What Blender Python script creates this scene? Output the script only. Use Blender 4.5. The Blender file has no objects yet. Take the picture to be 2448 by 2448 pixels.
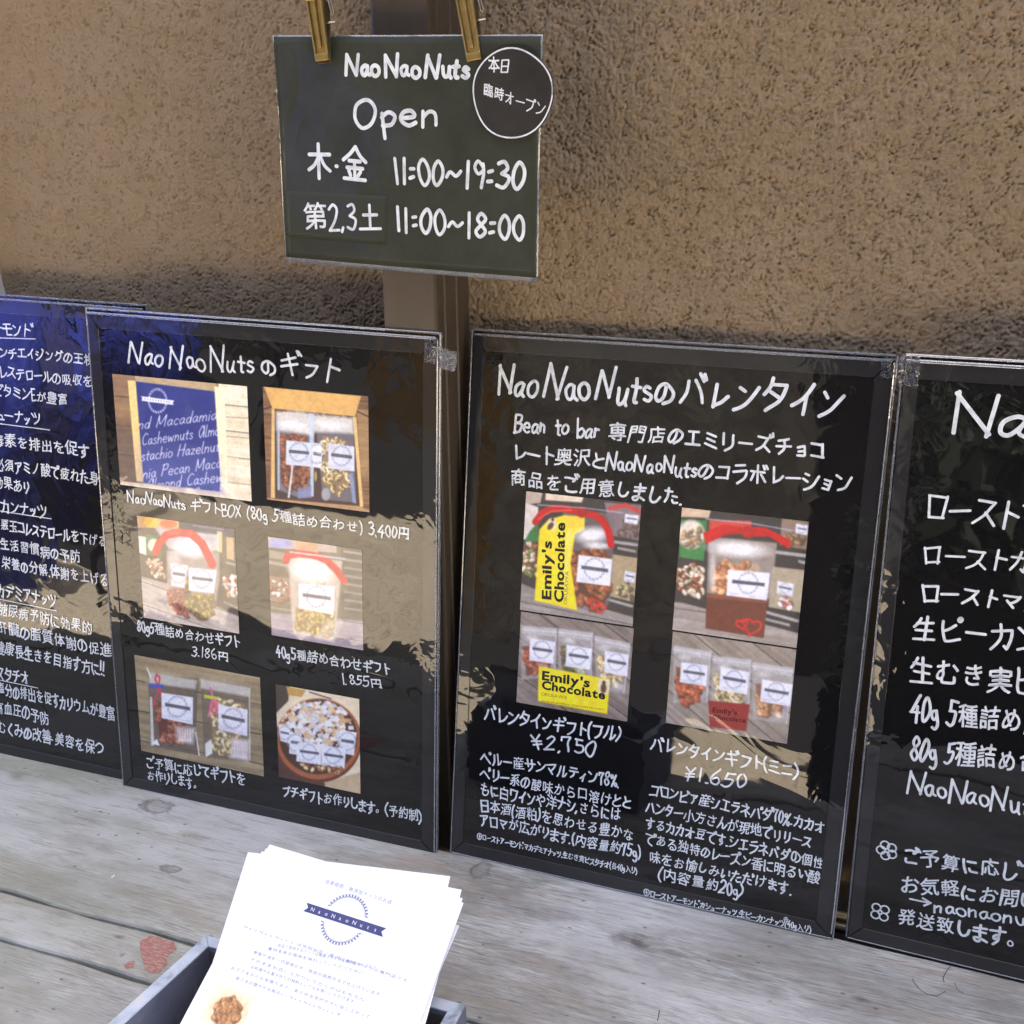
import bpy, math, random
import numpy as np
from mathutils import Matrix, Vector

S = bpy.context.scene
COL = S.collection

# ------------------------------------------------------------------ camera
cam_d = bpy.data.cameras.new('camera')
cam = bpy.data.objects.new('camera', cam_d); COL.objects.link(cam)
S.camera = cam
cam_d.sensor_fit = 'HORIZONTAL'; cam_d.sensor_width = 36.0
cam_d.lens = 36.0 * 2735.0 / 2448.0
cam_d.clip_start = 0.02; cam_d.clip_end = 200.0
_r = Vector((0.93871754, 0.34462115, -0.00675547)).normalized()
_f = Vector((-0.32588228, 0.88094849, -0.34311878)).normalized()
_u = _r.cross(_f).normalized()
M = Matrix((( _r.x, _u.x, -_f.x, 0.47882421), (_r.y, _u.y, -_f.y, -0.7934117), (_r.z, _u.z, -_f.z, 0.58302089), (0, 0, 0, 1)))
cam.matrix_world = M

# ------------------------------------------------------------------ light
SUN_EL, SUN_AZ = math.radians(62), math.radians(14)     # sun stands behind the shop wall
w = bpy.data.worlds.new('World'); S.world = w; w.use_nodes = True
nt = w.node_tree; bg = nt.nodes['Background']
sky = nt.nodes.new('ShaderNodeTexSky'); sky.sky_type = 'NISHITA'; sky.sun_disc = False
sky.sun_elevation = SUN_EL; sky.sun_rotation = SUN_AZ; sky.air_density = 0.6; sky.dust_density = 8.0; sky.ozone_density = 0.0
nt.links.new(sky.outputs[0], bg.inputs[0]); bg.inputs[1].default_value = 0.15
sd = bpy.data.lights.new('sun', 'SUN'); sun = bpy.data.objects.new('sun', sd); COL.objects.link(sun)
sd.energy = 4.8; sd.angle = math.radians(0.53); sd.color = (1.0, 0.93, 0.82)
_d = Vector((math.sin(SUN_AZ) * math.cos(SUN_EL), math.cos(SUN_AZ) * math.cos(SUN_EL), math.sin(SUN_EL)))
sun.rotation_euler = _d.to_track_quat('Z', 'Y').to_euler(); sun.location = (1, 3, 5)
S.view_settings.view_transform = 'Standard'; S.view_settings.look = 'None'
S.view_settings.gamma = 1.0; S.view_settings.use_curve_mapping = False
S.view_settings.exposure = 2.55
S.render.engine = 'CYCLES'
S.cycles.use_denoising = True; S.cycles.denoiser = 'OPENIMAGEDENOISE'; S.cycles.denoising_input_passes = 'RGB_ALBEDO_NORMAL'; S.cycles.denoising_prefilter = 'NONE'

# ------------------------------------------------------------------ helpers
def lin(c):
    c = np.asarray(c, float) / 255.0
    return np.where(c <= 0.04045, c / 12.92, ((c + 0.055) / 1.055) ** 2.4)

def mesh_obj(name, verts, faces, mat=None, parent=None, smooth=False, mw=None):
    me = bpy.data.meshes.new(name)
    me.from_pydata([tuple(map(float, v)) for v in verts], [], faces)
    me.update()
    if smooth:
        for p in me.polygons: p.use_smooth = True
    o = bpy.data.objects.new(name, me); COL.objects.link(o)
    if mat: me.materials.append(mat)
    if parent: o.parent = parent
    if mw is not None: o.matrix_world = mw
    return o

def fast_mesh(name, V, Fq, mat, parent=None, smooth=False, colors=None):
    """big quad meshes from numpy arrays"""
    me = bpy.data.meshes.new(name)
    nv, nf = len(V), len(Fq)
    k = Fq.shape[1]
    me.vertices.add(nv); me.vertices.foreach_set('co', V.astype(np.float32).ravel())
    me.loops.add(nf * k); me.loops.foreach_set('vertex_index', Fq.astype(np.int32).ravel())
    me.polygons.add(nf)
    me.polygons.foreach_set('loop_start', np.arange(0, nf * k, k, dtype=np.int32))
    me.polygons.foreach_set('use_smooth', np.full(nf, smooth))
    me.update(calc_edges=True)
    if colors is not None:
        a = me.color_attributes.new('print', 'FLOAT_COLOR', 'POINT')
        c = np.ones((nv, 4), np.float32); c[:, :3] = colors
        a.data.foreach_set('color', c.ravel())
    me.materials.append(mat)
    o = bpy.data.objects.new(name, me); COL.objects.link(o)
    if parent: o.parent = parent
    return o

class MB:
    def __init__(s): s.v = []; s.f = []
    def add(s, vs, fs):
        n = len(s.v); s.v += [tuple(v) for v in vs]; s.f += [tuple(i + n for i in f) for f in fs]
    def box(s, x0, y0, z0, x1, y1, z1, b=0.0):
        if b <= 0:
            s.add([(x0,y0,z0),(x1,y0,z0),(x1,y1,z0),(x0,y1,z0),(x0,y0,z1),(x1,y0,z1),(x1,y1,z1),(x0,y1,z1)],
                  [(0,3,2,1),(4,5,6,7),(0,1,5,4),(1,2,6,5),(2,3,7,6),(3,0,4,7)]); return
        # chamfered box
        vs = []; idx = {}
        for i, x in enumerate((x0, x1)):
            for j, y in enumerate((y0, y1)):
                for k, z in enumerate((z0, z1)):
                    sx, sy, sz = (b if i == 0 else -b), (b if j == 0 else -b), (b if k == 0 else -b)
                    idx[i,j,k,0] = len(vs); vs.append((x, y + sy, z + sz))
                    idx[i,j,k,1] = len(vs); vs.append((x + sx, y, z + sz))
                    idx[i,j,k,2] = len(vs); vs.append((x + sx, y + sy, z))
        fs = []
        for i in (0, 1): fs.append([idx[i,0,0,0], idx[i,1,0,0], idx[i,1,1,0], idx[i,0,1,0]][::(1 if i else -1)])
        for j in (0, 1): fs.append([idx[0,j,0,1], idx[0,j,1,1], idx[1,j,1,1], idx[1,j,0,1]][::(1 if j else -1)])
        for k in (0, 1): fs.append([idx[0,0,k,2], idx[1,0,k,2], idx[1,1,k,2], idx[0,1,k,2]][::(1 if k else -1)])
        for j in (0, 1):
            for k in (0, 1): fs.append([idx[0,j,k,1], idx[1,j,k,1], idx[1,j,k,2], idx[0,j,k,2]])
        for i in (0, 1):
            for k in (0, 1): fs.append([idx[i,0,k,0], idx[i,1,k,0], idx[i,1,k,2], idx[i,0,k,2]])
        for i in (0, 1):
            for j in (0, 1): fs.append([idx[i,j,0,0], idx[i,j,1,0], idx[i,j,1,1], idx[i,j,0,1]])
        for i in (0, 1):
            for j in (0, 1):
                for k in (0, 1): fs.append([idx[i,j,k,0], idx[i,j,k,1], idx[i,j,k,2]])
        s.add(vs, fs)
    def prism(s, pts, z0, z1):
        n = len(pts)
        s.add([(x, y, z0) for x, y in pts] + [(x, y, z1) for x, y in pts],
              [tuple(range(n))[::-1], tuple(range(n, 2*n))] + [(i, (i+1) % n, n + (i+1) % n, n + i) for i in range(n)])
    def tube(s, pts, r, k=8, r2=None):
        P = [Vector(p) for p in pts]; n = len(P); rings = []
        up = Vector((0.31, 0.2, 0.93))
        for i in range(n):
            t = (P[min(i+1, n-1)] - P[max(i-1, 0)]).normalized()
            a = t.cross(up)
            if a.length < 1e-4: a = t.cross(Vector((1, 0, 0)))
            a.normalize(); b = t.cross(a)
            rr = r if r2 is None else r + (r2 - r) * i / (n - 1)
            rings.append([P[i] + (a * math.cos(6.28318 * j / k) + b * math.sin(6.28318 * j / k)) * rr for j in range(k)])
        vs = [v for q in rings for v in q]; fs = []
        for i in range(n - 1):
            for j in range(k): fs.append((i*k + j, i*k + (j+1) % k, (i+1)*k + (j+1) % k, (i+1)*k + j))
        fs.append(tuple(range(k))[::-1]); fs.append(tuple((n-1)*k + j for j in range(k)))
        s.add(vs, fs)
    def build(s, name, mat, parent=None, smooth=False, bevel=0):
        o = mesh_obj(name, s.v, s.f, mat, parent, smooth)
        me = o.data
        import bmesh
        bm = bmesh.new(); bm.from_mesh(me); bmesh.ops.recalc_face_normals(bm, faces=bm.faces); bm.to_mesh(me); bm.free()
        if smooth:
            for p in me.polygons: p.use_smooth = True
        if bevel:
            m = o.modifiers.new('b', 'BEVEL'); m.width = bevel; m.segments = 2; m.limit_method = 'ANGLE'
        return o

def thing(name, label, cat, mw=None, group=None):
    o = bpy.data.objects.new(name, None); COL.objects.link(o)
    o.empty_display_size = 0.05
    if mw is not None: o.matrix_world = mw
    tag(o, label, cat, group); return o
def tag(o, label=None, cat=None, group=None, kind=None):
    if label: o['label'] = label
    if cat: o['category'] = cat
    if group: o['group'] = group
    if kind: o['kind'] = kind
    return o

# ------------------------------------------------------------------ materials
class NT:
    def __init__(s, name):
        s.m = bpy.data.materials.new(name); s.m.use_nodes = True
        s.t = s.m.node_tree; s.b = s.t.nodes['Principled BSDF']; s.out = s.t.nodes['Material Output']
    def n(s, typ, **kw):
        q = s.t.nodes.new('ShaderNode' + typ)
        for k, v in kw.items():
            if k.startswith('i_'):
                key = k[2:]; key = int(key) if key.isdigit() else key.replace('_', ' ')
                q.inputs[key].default_value = v
            else: setattr(q, k, v)
        return q
    def l(s, a, b): s.t.links.new(a, b); return a
    def coord(s, sx=1, sy=1, sz=1, loc=(0, 0, 0), kind='Object'):
        tc = s.n('TexCoord'); mp = s.n('Mapping'); s.l(tc.outputs[kind], mp.inputs[0])
        mp.inputs['Scale'].default_value = (sx, sy, sz); mp.inputs['Location'].default_value = loc
        return mp.outputs[0]
    def noise(s, vec, scale, detail=4, rough=0.55, dist=0.0, typ=None):
        q = s.n('TexNoise'); q.inputs['Scale'].default_value = scale; q.inputs['Detail'].default_value = detail
        q.inputs['Roughness'].default_value = rough; q.inputs['Distortion'].default_value = dist
        if typ: q.noise_type = typ
        s.l(vec, q.inputs['Vector']); return q.outputs[0]
    def ramp(s, fac, stops, interp='LINEAR'):
        q = s.n('ValToRGB'); s.l(fac, q.inputs[0]); e = q.color_ramp.elements; q.color_ramp.interpolation = interp
        while len(e) < len(stops): e.new(0.5)
        for el, (p, c) in zip(e, stops):
            el.position = p
            if not hasattr(c, '__len__'): c = (c, c, c)
            el.color = (*[float(x) for x in c], 1)
        return q.outputs[0]
    def mix(s, fac, a, b, blend='MIX'):
        q = s.n('Mix', data_type='RGBA', blend_type=blend)
        for sock, v in ((q.inputs[0], fac), (q.inputs[6], a), (q.inputs[7], b)):
            if hasattr(v, 'is_output'): s.l(v, sock)
            elif hasattr(v, '__len__'): sock.default_value = (*[float(x) for x in v], 1)
            else: sock.default_value = float(v)
        return q.outputs[2]
    def math(s, op, a, b=0.0, c=None):
        q = s.n('Math', operation=op)
        for i, v in enumerate((a, b) if c is None else (a, b, c)):
            if hasattr(v, 'is_output'): s.l(v, q.inputs[i])
            else: q.inputs[i].default_value = v
        return q.outputs[0]
    def bump(s, h, dist, strength=1.0, normal=None):
        q = s.n('Bump'); q.inputs['Distance'].default_value = dist; q.inputs['Strength'].default_value = strength
        s.l(h, q.inputs['Height'])
        if normal is not None: s.l(normal, q.inputs['Normal'])
        return q.outputs[0]

def film(N, seed, amp=1.0, ior=1.5, tilt=0.0, edge=None):
    """clear plastic cover: sharp coat with slow waves and a few creases"""
    v = N.coord(1, 1, 1, (seed * 3.17, seed * 1.3, seed * 0.7))
    a = N.noise(v, 7.5, 1.5, 0.45, 0.5)
    b = N.noise(v, 26, 1.0, 0.4, 0.6)
    r = N.noise(v, 11, 2, 0.5, 1.2)
    rid = N.math('POWER', N.math('SUBTRACT', 1.0, N.math('MULTIPLY', N.math('ABSOLUTE', N.math('SUBTRACT', r, 0.5)), 6.0)), 3.0)
    rid = N.math('MAXIMUM', rid, 0.0)
    h = N.math('ADD', N.math('MULTIPLY', a, 0.00125 * amp), N.math('MULTIPLY', b, 0.00019 * amp))
    h = N.math('ADD', h, N.math('MULTIPLY', rid, 0.00004 * amp))
    if edge:
        g = N.n('SeparateXYZ'); N.l(N.coord(), g.inputs[0]); W_, H_ = edge
        d = N.math('SUBTRACT', W_ / 2, N.math('ABSOLUTE', N.math('SUBTRACT', g.outputs[0], W_ / 2)))
        m = N.math('POWER', N.math('MAXIMUM', N.math('SUBTRACT', 1.0, N.math('MULTIPLY', d, 22.0)), 0.0), 1.5)
        w2 = N.noise(v, 48, 2, .55, .8)
        h = N.math('ADD', h, N.math('MULTIPLY', N.math('MULTIPLY', w2, m), 0.00034))
        d2 = N.math('SUBTRACT', H_, g.outputs[1]); m2 = N.math('POWER', N.math('MAXIMUM', N.math('SUBTRACT', 1.0, N.math('MULTIPLY', d2, 20.0)), 0.0), 1.5)
        h = N.math('ADD', h, N.math('MULTIPLY', N.math('MULTIPLY', w2, m2), 0.00045))
        if tilt: h = N.math('ADD', h, N.math('MULTIPLY', g.outputs[1], -tilt))
    nrm = N.bump(h, 1.0)
    N.b.inputs['Coat Weight'].default_value = 1.0
    N.b.inputs['Coat Roughness'].default_value = 0.025
    N.b.inputs['Coat IOR'].default_value = ior
    N.l(nrm, N.b.inputs['Coat Normal'])

def simple(name, col, rough=0.5, metal=0.0, spec=0.5, var=0.0, vscale=30, bump=0.0, bscale=200):
    N = NT(name); N.b.inputs['Roughness'].default_value = rough; N.b.inputs['Metallic'].default_value = metal
    N.b.inputs['Specular IOR Level'].default_value = spec
    col = np.array(col, float)
    if var:
        v = N.coord(); f = N.noise(v, vscale, 5, 0.6)
        N.l(N.ramp(f, [(0.3, col * (1 - var)), (0.7, col * (1 + var))]), N.b.inputs['Base Color'])
    else: N.b.inputs['Base Color'].default_value = (*[float(x) for x in col], 1)
    if bump:
        v = N.coord(); N.l(N.bump(N.noise(v, bscale, 4), bump), N.b.inputs['Normal'])
    return N.m

def board_mats(seed, card=(0.0042, 0.0042, 0.0048), amp=1.0, ior=1.55, tilt=0.0, edge=None):
    def mk(name, col, rough):
        N = NT(name + '_%d' % seed); N.b.inputs['Roughness'].default_value = rough
        N.b.inputs['Specular IOR Level'].default_value = 0.05
        if name == 'ink':
            v = N.coord(); N.l(N.ramp(N.noise(v, 130, 3, .6), [(0.34, np.array(col) * 0.74), (0.58, col)]), N.b.inputs['Base Color'])
        elif name == 'card':
            v = N.coord(); N.l(N.ramp(N.noise(v, 20, 6, 0.7), [(0.3, np.array(col) * 0.8), (0.7, np.array(col) * 1.35)]), N.b.inputs['Base Color'])
        else: N.b.inputs['Base Color'].default_value = (*col, 1)
        film(N, seed, amp, ior, tilt, edge); return N.m
    d = {'card': mk('card', card, 0.5), 'frame': mk('frame', (0.020, 0.020, 0.021), 0.45), 'ink': mk('ink', (0.74, 0.77, 0.78), 0.5),
         'patch': mk('patch', tuple(c * 1.12 for c in card), 0.55)}
    N = NT('print_%d' % seed); a = N.n('Attribute', attribute_name='print')
    N.l(a.outputs[0], N.b.inputs['Base Color']); N.b.inputs['Roughness'].default_value = 0.45; film(N, seed, amp, ior, tilt, edge)
    d['print'] = N.m
    for nm, c in (('yellow', (0.85, 0.62, 0.02)), ('black', (0.02, 0.018, 0.016)), ('gold', (0.35, 0.26, 0.02)), ('darkred', (0.13, 0.015, 0.015)), ('white', (0.8, 0.8, 0.8))):
        d[nm] = mk('print_' + nm, c, 0.5)
    return d

def clear_mat(name, tint=(0.85, 0.88, 0.9), body=0.25, rough=0.06, bump=0.0002, bscale=120):
    N = NT(name); t = N.t
    tr = N.n('BsdfTransparent'); tr.inputs[0].default_value = (0.93, 0.94, 0.94, 1)
    N.b.inputs['Base Color'].default_value = (*tint, 1); N.b.inputs['Roughness'].default_value = rough
    N.b.inputs['IOR'].default_value = 1.55
    N.b.inputs['Specular IOR Level'].default_value = 0.9
    gl = N.n('BsdfGlossy'); gl.inputs['Roughness'].default_value = rough
    fr = N.n('Fresnel'); fr.inputs[0].default_value = 1.6
    v = N.coord(); nb = N.bump(N.noise(v, bscale, 2, 0.5, 0.8), bump)
    N.l(nb, gl.inputs['Normal']); N.l(nb, fr.inputs['Normal'])
    m1 = N.n('MixShader'); m1.inputs[0].default_value = body
    N.l(tr.outputs[0], m1.inputs[1]); N.l(N.b.outputs[0], m1.inputs[2])
    m2 = N.n('MixShader'); N.l(N.math('MULTIPLY', fr.outputs[0], 1.6), m2.inputs[0]); N.l(m1.outputs[0], m2.inputs[1]); N.l(gl.outputs[0], m2.inputs[2])
    N.l(m2.outputs[0], N.out.inputs[0]); return N.m

# ------------------------------------------------------------------ pen-stroke lettering
DAK = ["84 106,92 86", "97 108,104 90"]
G = {  # '~' smooth stroke, '@' smooth closed stroke ; 0..100 box, width
 'N': (64, ["5 100,0 0", "5 100,50 2", "50 2,60 103"]), 'a': (40, ["@31 44,18 50,4 34,8 8,20 4,30 24", "~32 46,32 14,42 4"]),
 'o': (42, ["@20 50,5 38,5 12,20 0,36 14,36 38"]), 'u': (42, ["~4 50,8 16,18 2,30 14,34 50", "~34 50,34 14,42 0"]),
 't': (32, ["~16 76,15 10,26 2", "2 50,30 52"]), 's': (34, ["~29 42,16 50,6 38,18 27,30 14,18 0,2 8"]),
 'O': (56, ["@28 100,6 80,2 36,22 0,44 14,52 58,44 90"]), 'p': (40, ["5 50,8 -36", "~5 36,20 52,36 36,28 10,7 8"]),
 'e': (42, ["~6 26,36 30,28 50,10 46,4 20,20 0,38 8"]), 'n': (42, ["5 50,5 0", "~5 28,20 48,33 38,34 2"]),
 'B': (50, ["6 100,6 0", "~6 98,36 92,34 60,8 53", "~8 53,46 42,40 6,6 0"]), 'b': (42, ["6 100,6 0", "~6 38,24 50,38 28,26 2,6 6"]),
 'r': (32, ["6 50,6 0", "~6 28,16 46,30 46"]), 'g': (40, ["@32 42,16 50,4 32,14 10,30 20", "~32 50,35 -8,22 -32,4 -24"]),
 'X': (50, ["4 100,46 0", "46 100,4 0"]), 'm': (58, ["5 50,5 0", "~5 30,16 48,26 38,28 2", "~28 30,40 48,50 38,54 2"]),
 'c': (36, ["~32 42,16 50,4 26,16 2,34 8"]), 'd': (42, ["@31 42,16 48,4 26,14 2,30 12", "34 100,36 0"]), 'i': (16, ["6 50,8 0", "6 72,8 74"]),
 'C': (54, ["~48 86,28 100,6 60,20 6,50 12"]), 'h': (42, ["5 100,5 0", "~5 28,20 48,33 38,34 2"]), 'w': (56, ["~4 50,12 2,26 40,38 2,50 50"]),
 'A': (56, ["~28 100,6 50,24 0,46 60,30 100", "46 100,52 0"]), 'l': (20, ["~6 100,6 10,18 2"]), 'P': (50, ["10 100,4 0", "~2 92,40 100,40 60,8 52"]),
 'z': (38, ["4 46,32 46", "32 46,6 4", "6 4,36 4"]), 'H': (60, ["8 100,2 0", "52 100,46 0", "2 52,54 54"]), 'M': (72, ["6 98,4 0", "~6 98,22 30,34 34,58 98", "58 98,62 0"]),
 'E': (46, ["6 100,6 0", "6 98,42 98", "6 52,36 52", "6 2,44 2"]),
 '0': (42, ["@22 100,5 70,6 28,22 0,38 28,38 72"]), '1': (22, ["10 100,10 0"]), '2': (46, ["~5 82,22 100,40 80,30 42,4 2", "4 2,44 2"]),
 '3': (44, ["~6 92,26 100,36 76,16 54", "~16 54,42 40,28 2,3 8"]), '4': (50, ["32 100,4 36", "4 36,48 36", "32 62,32 -6"]),
 '5': (46, ["12 98,9 56", "~9 56,38 56,38 16,20 0,3 8", "12 98,44 98"]), '6': (44, ["~34 100,10 62,6 14,24 0,38 22,28 46,9 32"]),
 '7': (44, ["5 96,4 72", "5 96,40 96", "~40 96,26 50,20 0"]), '8': (44, ["@22 52,8 76,22 100,38 78,22 52,5 24,22 0,40 24"]),
 '9': (40, ["@32 80,18 100,5 76,16 52,32 66", "~34 90,34 50,28 0"]), '%': (60, ["@14 96,4 82,14 66,24 80", "50 98,8 0", "@46 32,36 18,46 2,56 16"]),
 ':': (24, ["3 64,17 67", "3 28,17 31"]), '.': (16, ["5 2,8 2"]), ',': (18, ["8 8,4 -8"]), '~': (60, ["~2 38,16 58,36 40,54 58"]),
 '(': (28, ["~24 104,6 70,6 28,24 -8"]), ')': (28, ["~4 104,22 70,22 28,4 -8"]), '!': (20, ["12 100,9 34", "8 6,9 3"]), '・': (26, ["11 48,14 48"]),
 '¥': (54, ["6 100,26 56", "46 100,26 56", "26 56,26 0", "6 52,46 52", "6 30,46 30"]), '→': (96, ["4 50,90 50", "62 78,92 50", "92 50,62 22"]),
 ' ': (34, []), '\u2009': (8, []), '①': (96, ["@48 96,10 78,4 46,22 6,60 4,90 36,82 82", "48 80,48 22", "30 52,66 52"]),
 'ア': (96, ["12 88,86 88", "~86 88,78 70,60 56", "~50 72,48 30,22 2"]), 'イ': (84, ["~78 96,46 58,8 38", "50 62,50 0"]), 'エ': (96, ["18 86,82 86", "50 86,50 10", "5 8,95 8"]),
 'オ': (98, ["8 68,92 68", "62 98,62 6", "62 6,48 14", "~60 66,40 36,10 14"]), 'カ': (94, ["10 72,84 72", "~84 72,80 30,72 4", "72 4,58 12", "~46 100,40 44,10 2"]),
 'キ': (94, ["14 74,82 80", "8 42,90 48", "44 100,56 0"]), 'ク': (88, ["~38 100,28 72,8 54", "36 82,80 82", "~80 82,64 34,24 2"]), 'コ': (92, ["14 84,82 84", "82 84,82 8", "10 10,84 10"]),
 'サ': (98, ["6 68,94 68", "30 96,30 36", "~70 96,66 36,40 2"]), 'シ': (94, ["16 92,34 80", "8 62,26 52", "~12 4,54 24,90 74"]), 'ス': (96, ["14 86,78 86", "~78 86,52 36,8 4", "54 44,90 4"]),
 'セ': (96, ["~6 58,90 72,70 44", "~36 98,34 18,50 6,88 8"]), 'ソ': (88, ["14 90,28 62", "~84 94,70 36,26 2"]), 'タ': (90, ["~38 100,26 72,8 52", "36 82,82 82", "~82 82,62 30,22 0", "30 56,66 38"]),
 'チ': (98, ["~80 96,50 84,18 80", "5 52,95 52", "~52 84,52 34,26 0"]), 'ツ': (94, ["10 88,22 62", "42 94,52 66", "~90 90,72 38,30 2"]), 'テ': (94, ["20 92,80 92", "6 60,92 60", "~52 60,48 26,24 2"]),
 'ト': (78, ["32 100,32 0", "34 62,76 44"]), 'ナ': (98, ["6 66,94 66", "~54 100,52 38,22 0"]), 'ニ': (92, ["20 76,78 76", "8 12,92 12"]),
 'ネ': (96, ["46 100,54 88", "18 76,78 76", "~78 76,48 42,8 24", "52 48,52 -2", "60 42,88 24"]), 'ハ': (96, ["~34 80,24 38,6 8", "~62 84,80 48,94 8"]), 'ヒ': (92, ["~20 96,20 16,34 6,88 8", "~78 72,50 60,22 52"]),
 'フ': (90, ["12 86,84 86", "~84 86,66 34,24 0"]), 'ヘ': (98, ["4 38,36 76", "36 76,96 18"]), 'ホ': (98, ["10 70,90 70", "50 100,50 2", "28 50,10 20", "70 50,92 18"]),
 'マ': (96, ["10 84,88 84", "~88 84,70 54,46 34", "28 50,64 10"]), 'ミ': (88, ["22 94,76 78", "22 62,72 46", "12 28,82 4"]), 'モ': (94, ["18 88,82 88", "8 54,92 54", "~44 88,44 14,56 4,90 6"]),
 'ヨ': (90, ["18 86,82 86", "82 86,82 4", "22 46,82 46", "14 6,82 6"]), 'ラ': (90, ["24 96,76 96", "12 66,84 66", "~84 66,66 26,28 0"]), 'リ': (88, ["24 94,24 36", "~76 96,74 38,38 0"]),
 'ル': (98, ["~30 90,28 40,6 4", "~58 96,58 6", "~58 6,78 16,96 40"]), 'レ': (88, ["26 94,26 4", "~26 4,60 20,88 50"]), 'ロ': (94, ["16 86,22 4", "16 86,88 86", "88 86,80 4", "22 8,80 8"]),
 'ワ': (92, ["16 88,16 52", "16 88,86 88", "~86 88,72 34,28 0"]), 'ン': (92, ["14 86,36 68", "~12 4,56 26,90 76"]), 'ー': (92, ["6 48,90 50"]), 'ユ': (92, ["20 78,72 78", "72 78,68 10", "4 10,94 10"]),
 'の': (96, ["~54 82,46 30,26 8,8 30,20 70,54 88,90 60,84 24,52 2"]), 'し': (88, ["~24 96,22 30,38 4,68 10,86 36"]), 'に': (94, ["~16 92,12 40,20 4", "44 76,84 76", "~42 30,50 12,88 10"]),
 'て': (92, ["8 86,88 90", "~88 90,46 60,42 22,80 4"]), 'と': (88, ["~28 96,32 74,42 52", "~82 70,26 46,14 16,46 4,86 8"]), 'く': (80, ["~68 98,22 52,72 2"]), 'り': (84, ["~24 92,20 50,26 44", "~68 96,74 50,38 0"]),
 'い': (92, ["~14 84,16 30,30 14,42 34", "~76 78,88 36"]), 'つ': (94, ["~6 66,50 84,90 62,74 22,36 12"]), 'ん': (94, ["~52 100,30 50,6 2", "~6 2,36 50,54 42,58 8,74 4,96 36"]), 'こ': (88, ["~18 84,50 86,78 80", "~78 80,74 72,64 68", "~18 34,28 8,86 8"]),
 'た': (94, ["8 76,60 80", "~36 100,24 44,8 4", "56 50,90 50", "~56 26,66 10,94 10"]), 'す': (96, ["6 76,94 78", "~58 100,58 40,38 26,34 44,54 50,60 20,32 -6"]), 'ま': (92, ["14 80,86 80", "16 56,84 56", "~50 100,50 14,26 4,18 20,48 24,88 4"]),
 '木': (98, ["10 70,90 70", "50 102,50 0", "~48 68,30 40,8 24", "~54 66,70 40,94 22"]), '金': (98, ["~50 102,30 80,4 62", "~50 102,70 78,96 60", "28 60,74 60", "20 38,82 38", "50 60,50 6", "26 28,34 14", "74 30,64 14", "8 4,94 4"]),
 '土': (98, ["20 60,80 60", "50 98,50 6", "4 4,96 4"]), '日': (88, ["16 90,16 4", "16 90,80 90", "80 90,80 4", "18 48,80 48", "18 6,80 6"]), '生': (96, ["~28 98,20 76,6 58", "20 74,86 74", "18 42,82 42", "50 100,50 6", "6 4,94 4"]),
 '円': (92, ["14 88,12 0", "14 88,84 88", "84 88,84 2", "84 2,72 6", "48 88,48 44", "14 44,84 44"]),
}
for base, voiced in zip("カキクコサシスセタテトヒフヘホハヘ", "ガギグゴザジズゼダデドビブベボバベ"):
    G[voiced] = (G[base][0] + 8, G[base][1] + DAK)
for base, semi in zip("ヒフヘハホ", "ピプペパポ"):
    G[semi] = (G[base][0] + 8, G[base][1] + ["@96 104,88 96,96 86,104 96"])
for base, v in zip("こしてた", "ごじでだ"):
    G[v] = (G[base][0] + 8, G[base][1] + DAK)
for base, small in zip("ツヨユイア", "ッョュィァ"):
    sx = []
    for st in G[base][1]:
        pre = st[0] if st[0] in '~@' else ''
        pts = [tuple(map(float, q.split())) for q in st.lstrip('~@').split(',')]
        sx.append(pre + ','.join('%g %g' % (x * .6 + 6, y * .58) for x, y in pts))
    G[small] = (72, sx)

def parse(st):
    pts = np.array([tuple(map(float, q.split())) for q in st.lstrip('~@').split(',')])
    if st[0] == '~' and len(pts) > 2 or st[0] == '@':
        cl = st[0] == '@'; n = len(pts); out = []
        P = (lambda i: pts[i % n]) if cl else (lambda i: pts[min(max(i, 0), n - 1)])
        for i in range(n if cl else n - 1):
            p0, p1, p2, p3 = P(i - 1), P(i), P(i + 1), P(i + 2)
            for k in range(5):
                t = k / 5
                out.append(0.5 * ((2 * p1) + (-p0 + p2) * t + (2*p0 - 5*p1 + 4*p2 - p3) * t*t + (-p0 + 3*p1 - 3*p2 + p3) * t**3))
        out.append(P(0) if cl else pts[-1])
        pts = np.array(out)
    return pts / 100.0
GS = {k: (v[0] / 100.0, [parse(s) for s in v[1]]) for k, v in G.items()}

_fc = {}
def font_glyph(ch, off=0.0):
    """outline glyph from the built-in font (covers kanji)"""
    if (ch, off) in _fc: return _fc[ch, off]
    c = bpy.data.curves.new('glyph', 'FONT'); c.body = ch; c.resolution_u = 3; c.offset = off
    o = bpy.data.objects.new('glyph', c); me = o.to_mesh()
    V = np.array([(v.co.x, v.co.y) for v in me.vertices]).reshape(-1, 2); Fs = [tuple(p.vertices) for p in me.polygons]
    o.to_mesh_clear(); bpy.data.objects.remove(o); bpy.data.curves.remove(c)
    _fc[ch, off] = (V, Fs); return V, Fs

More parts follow.
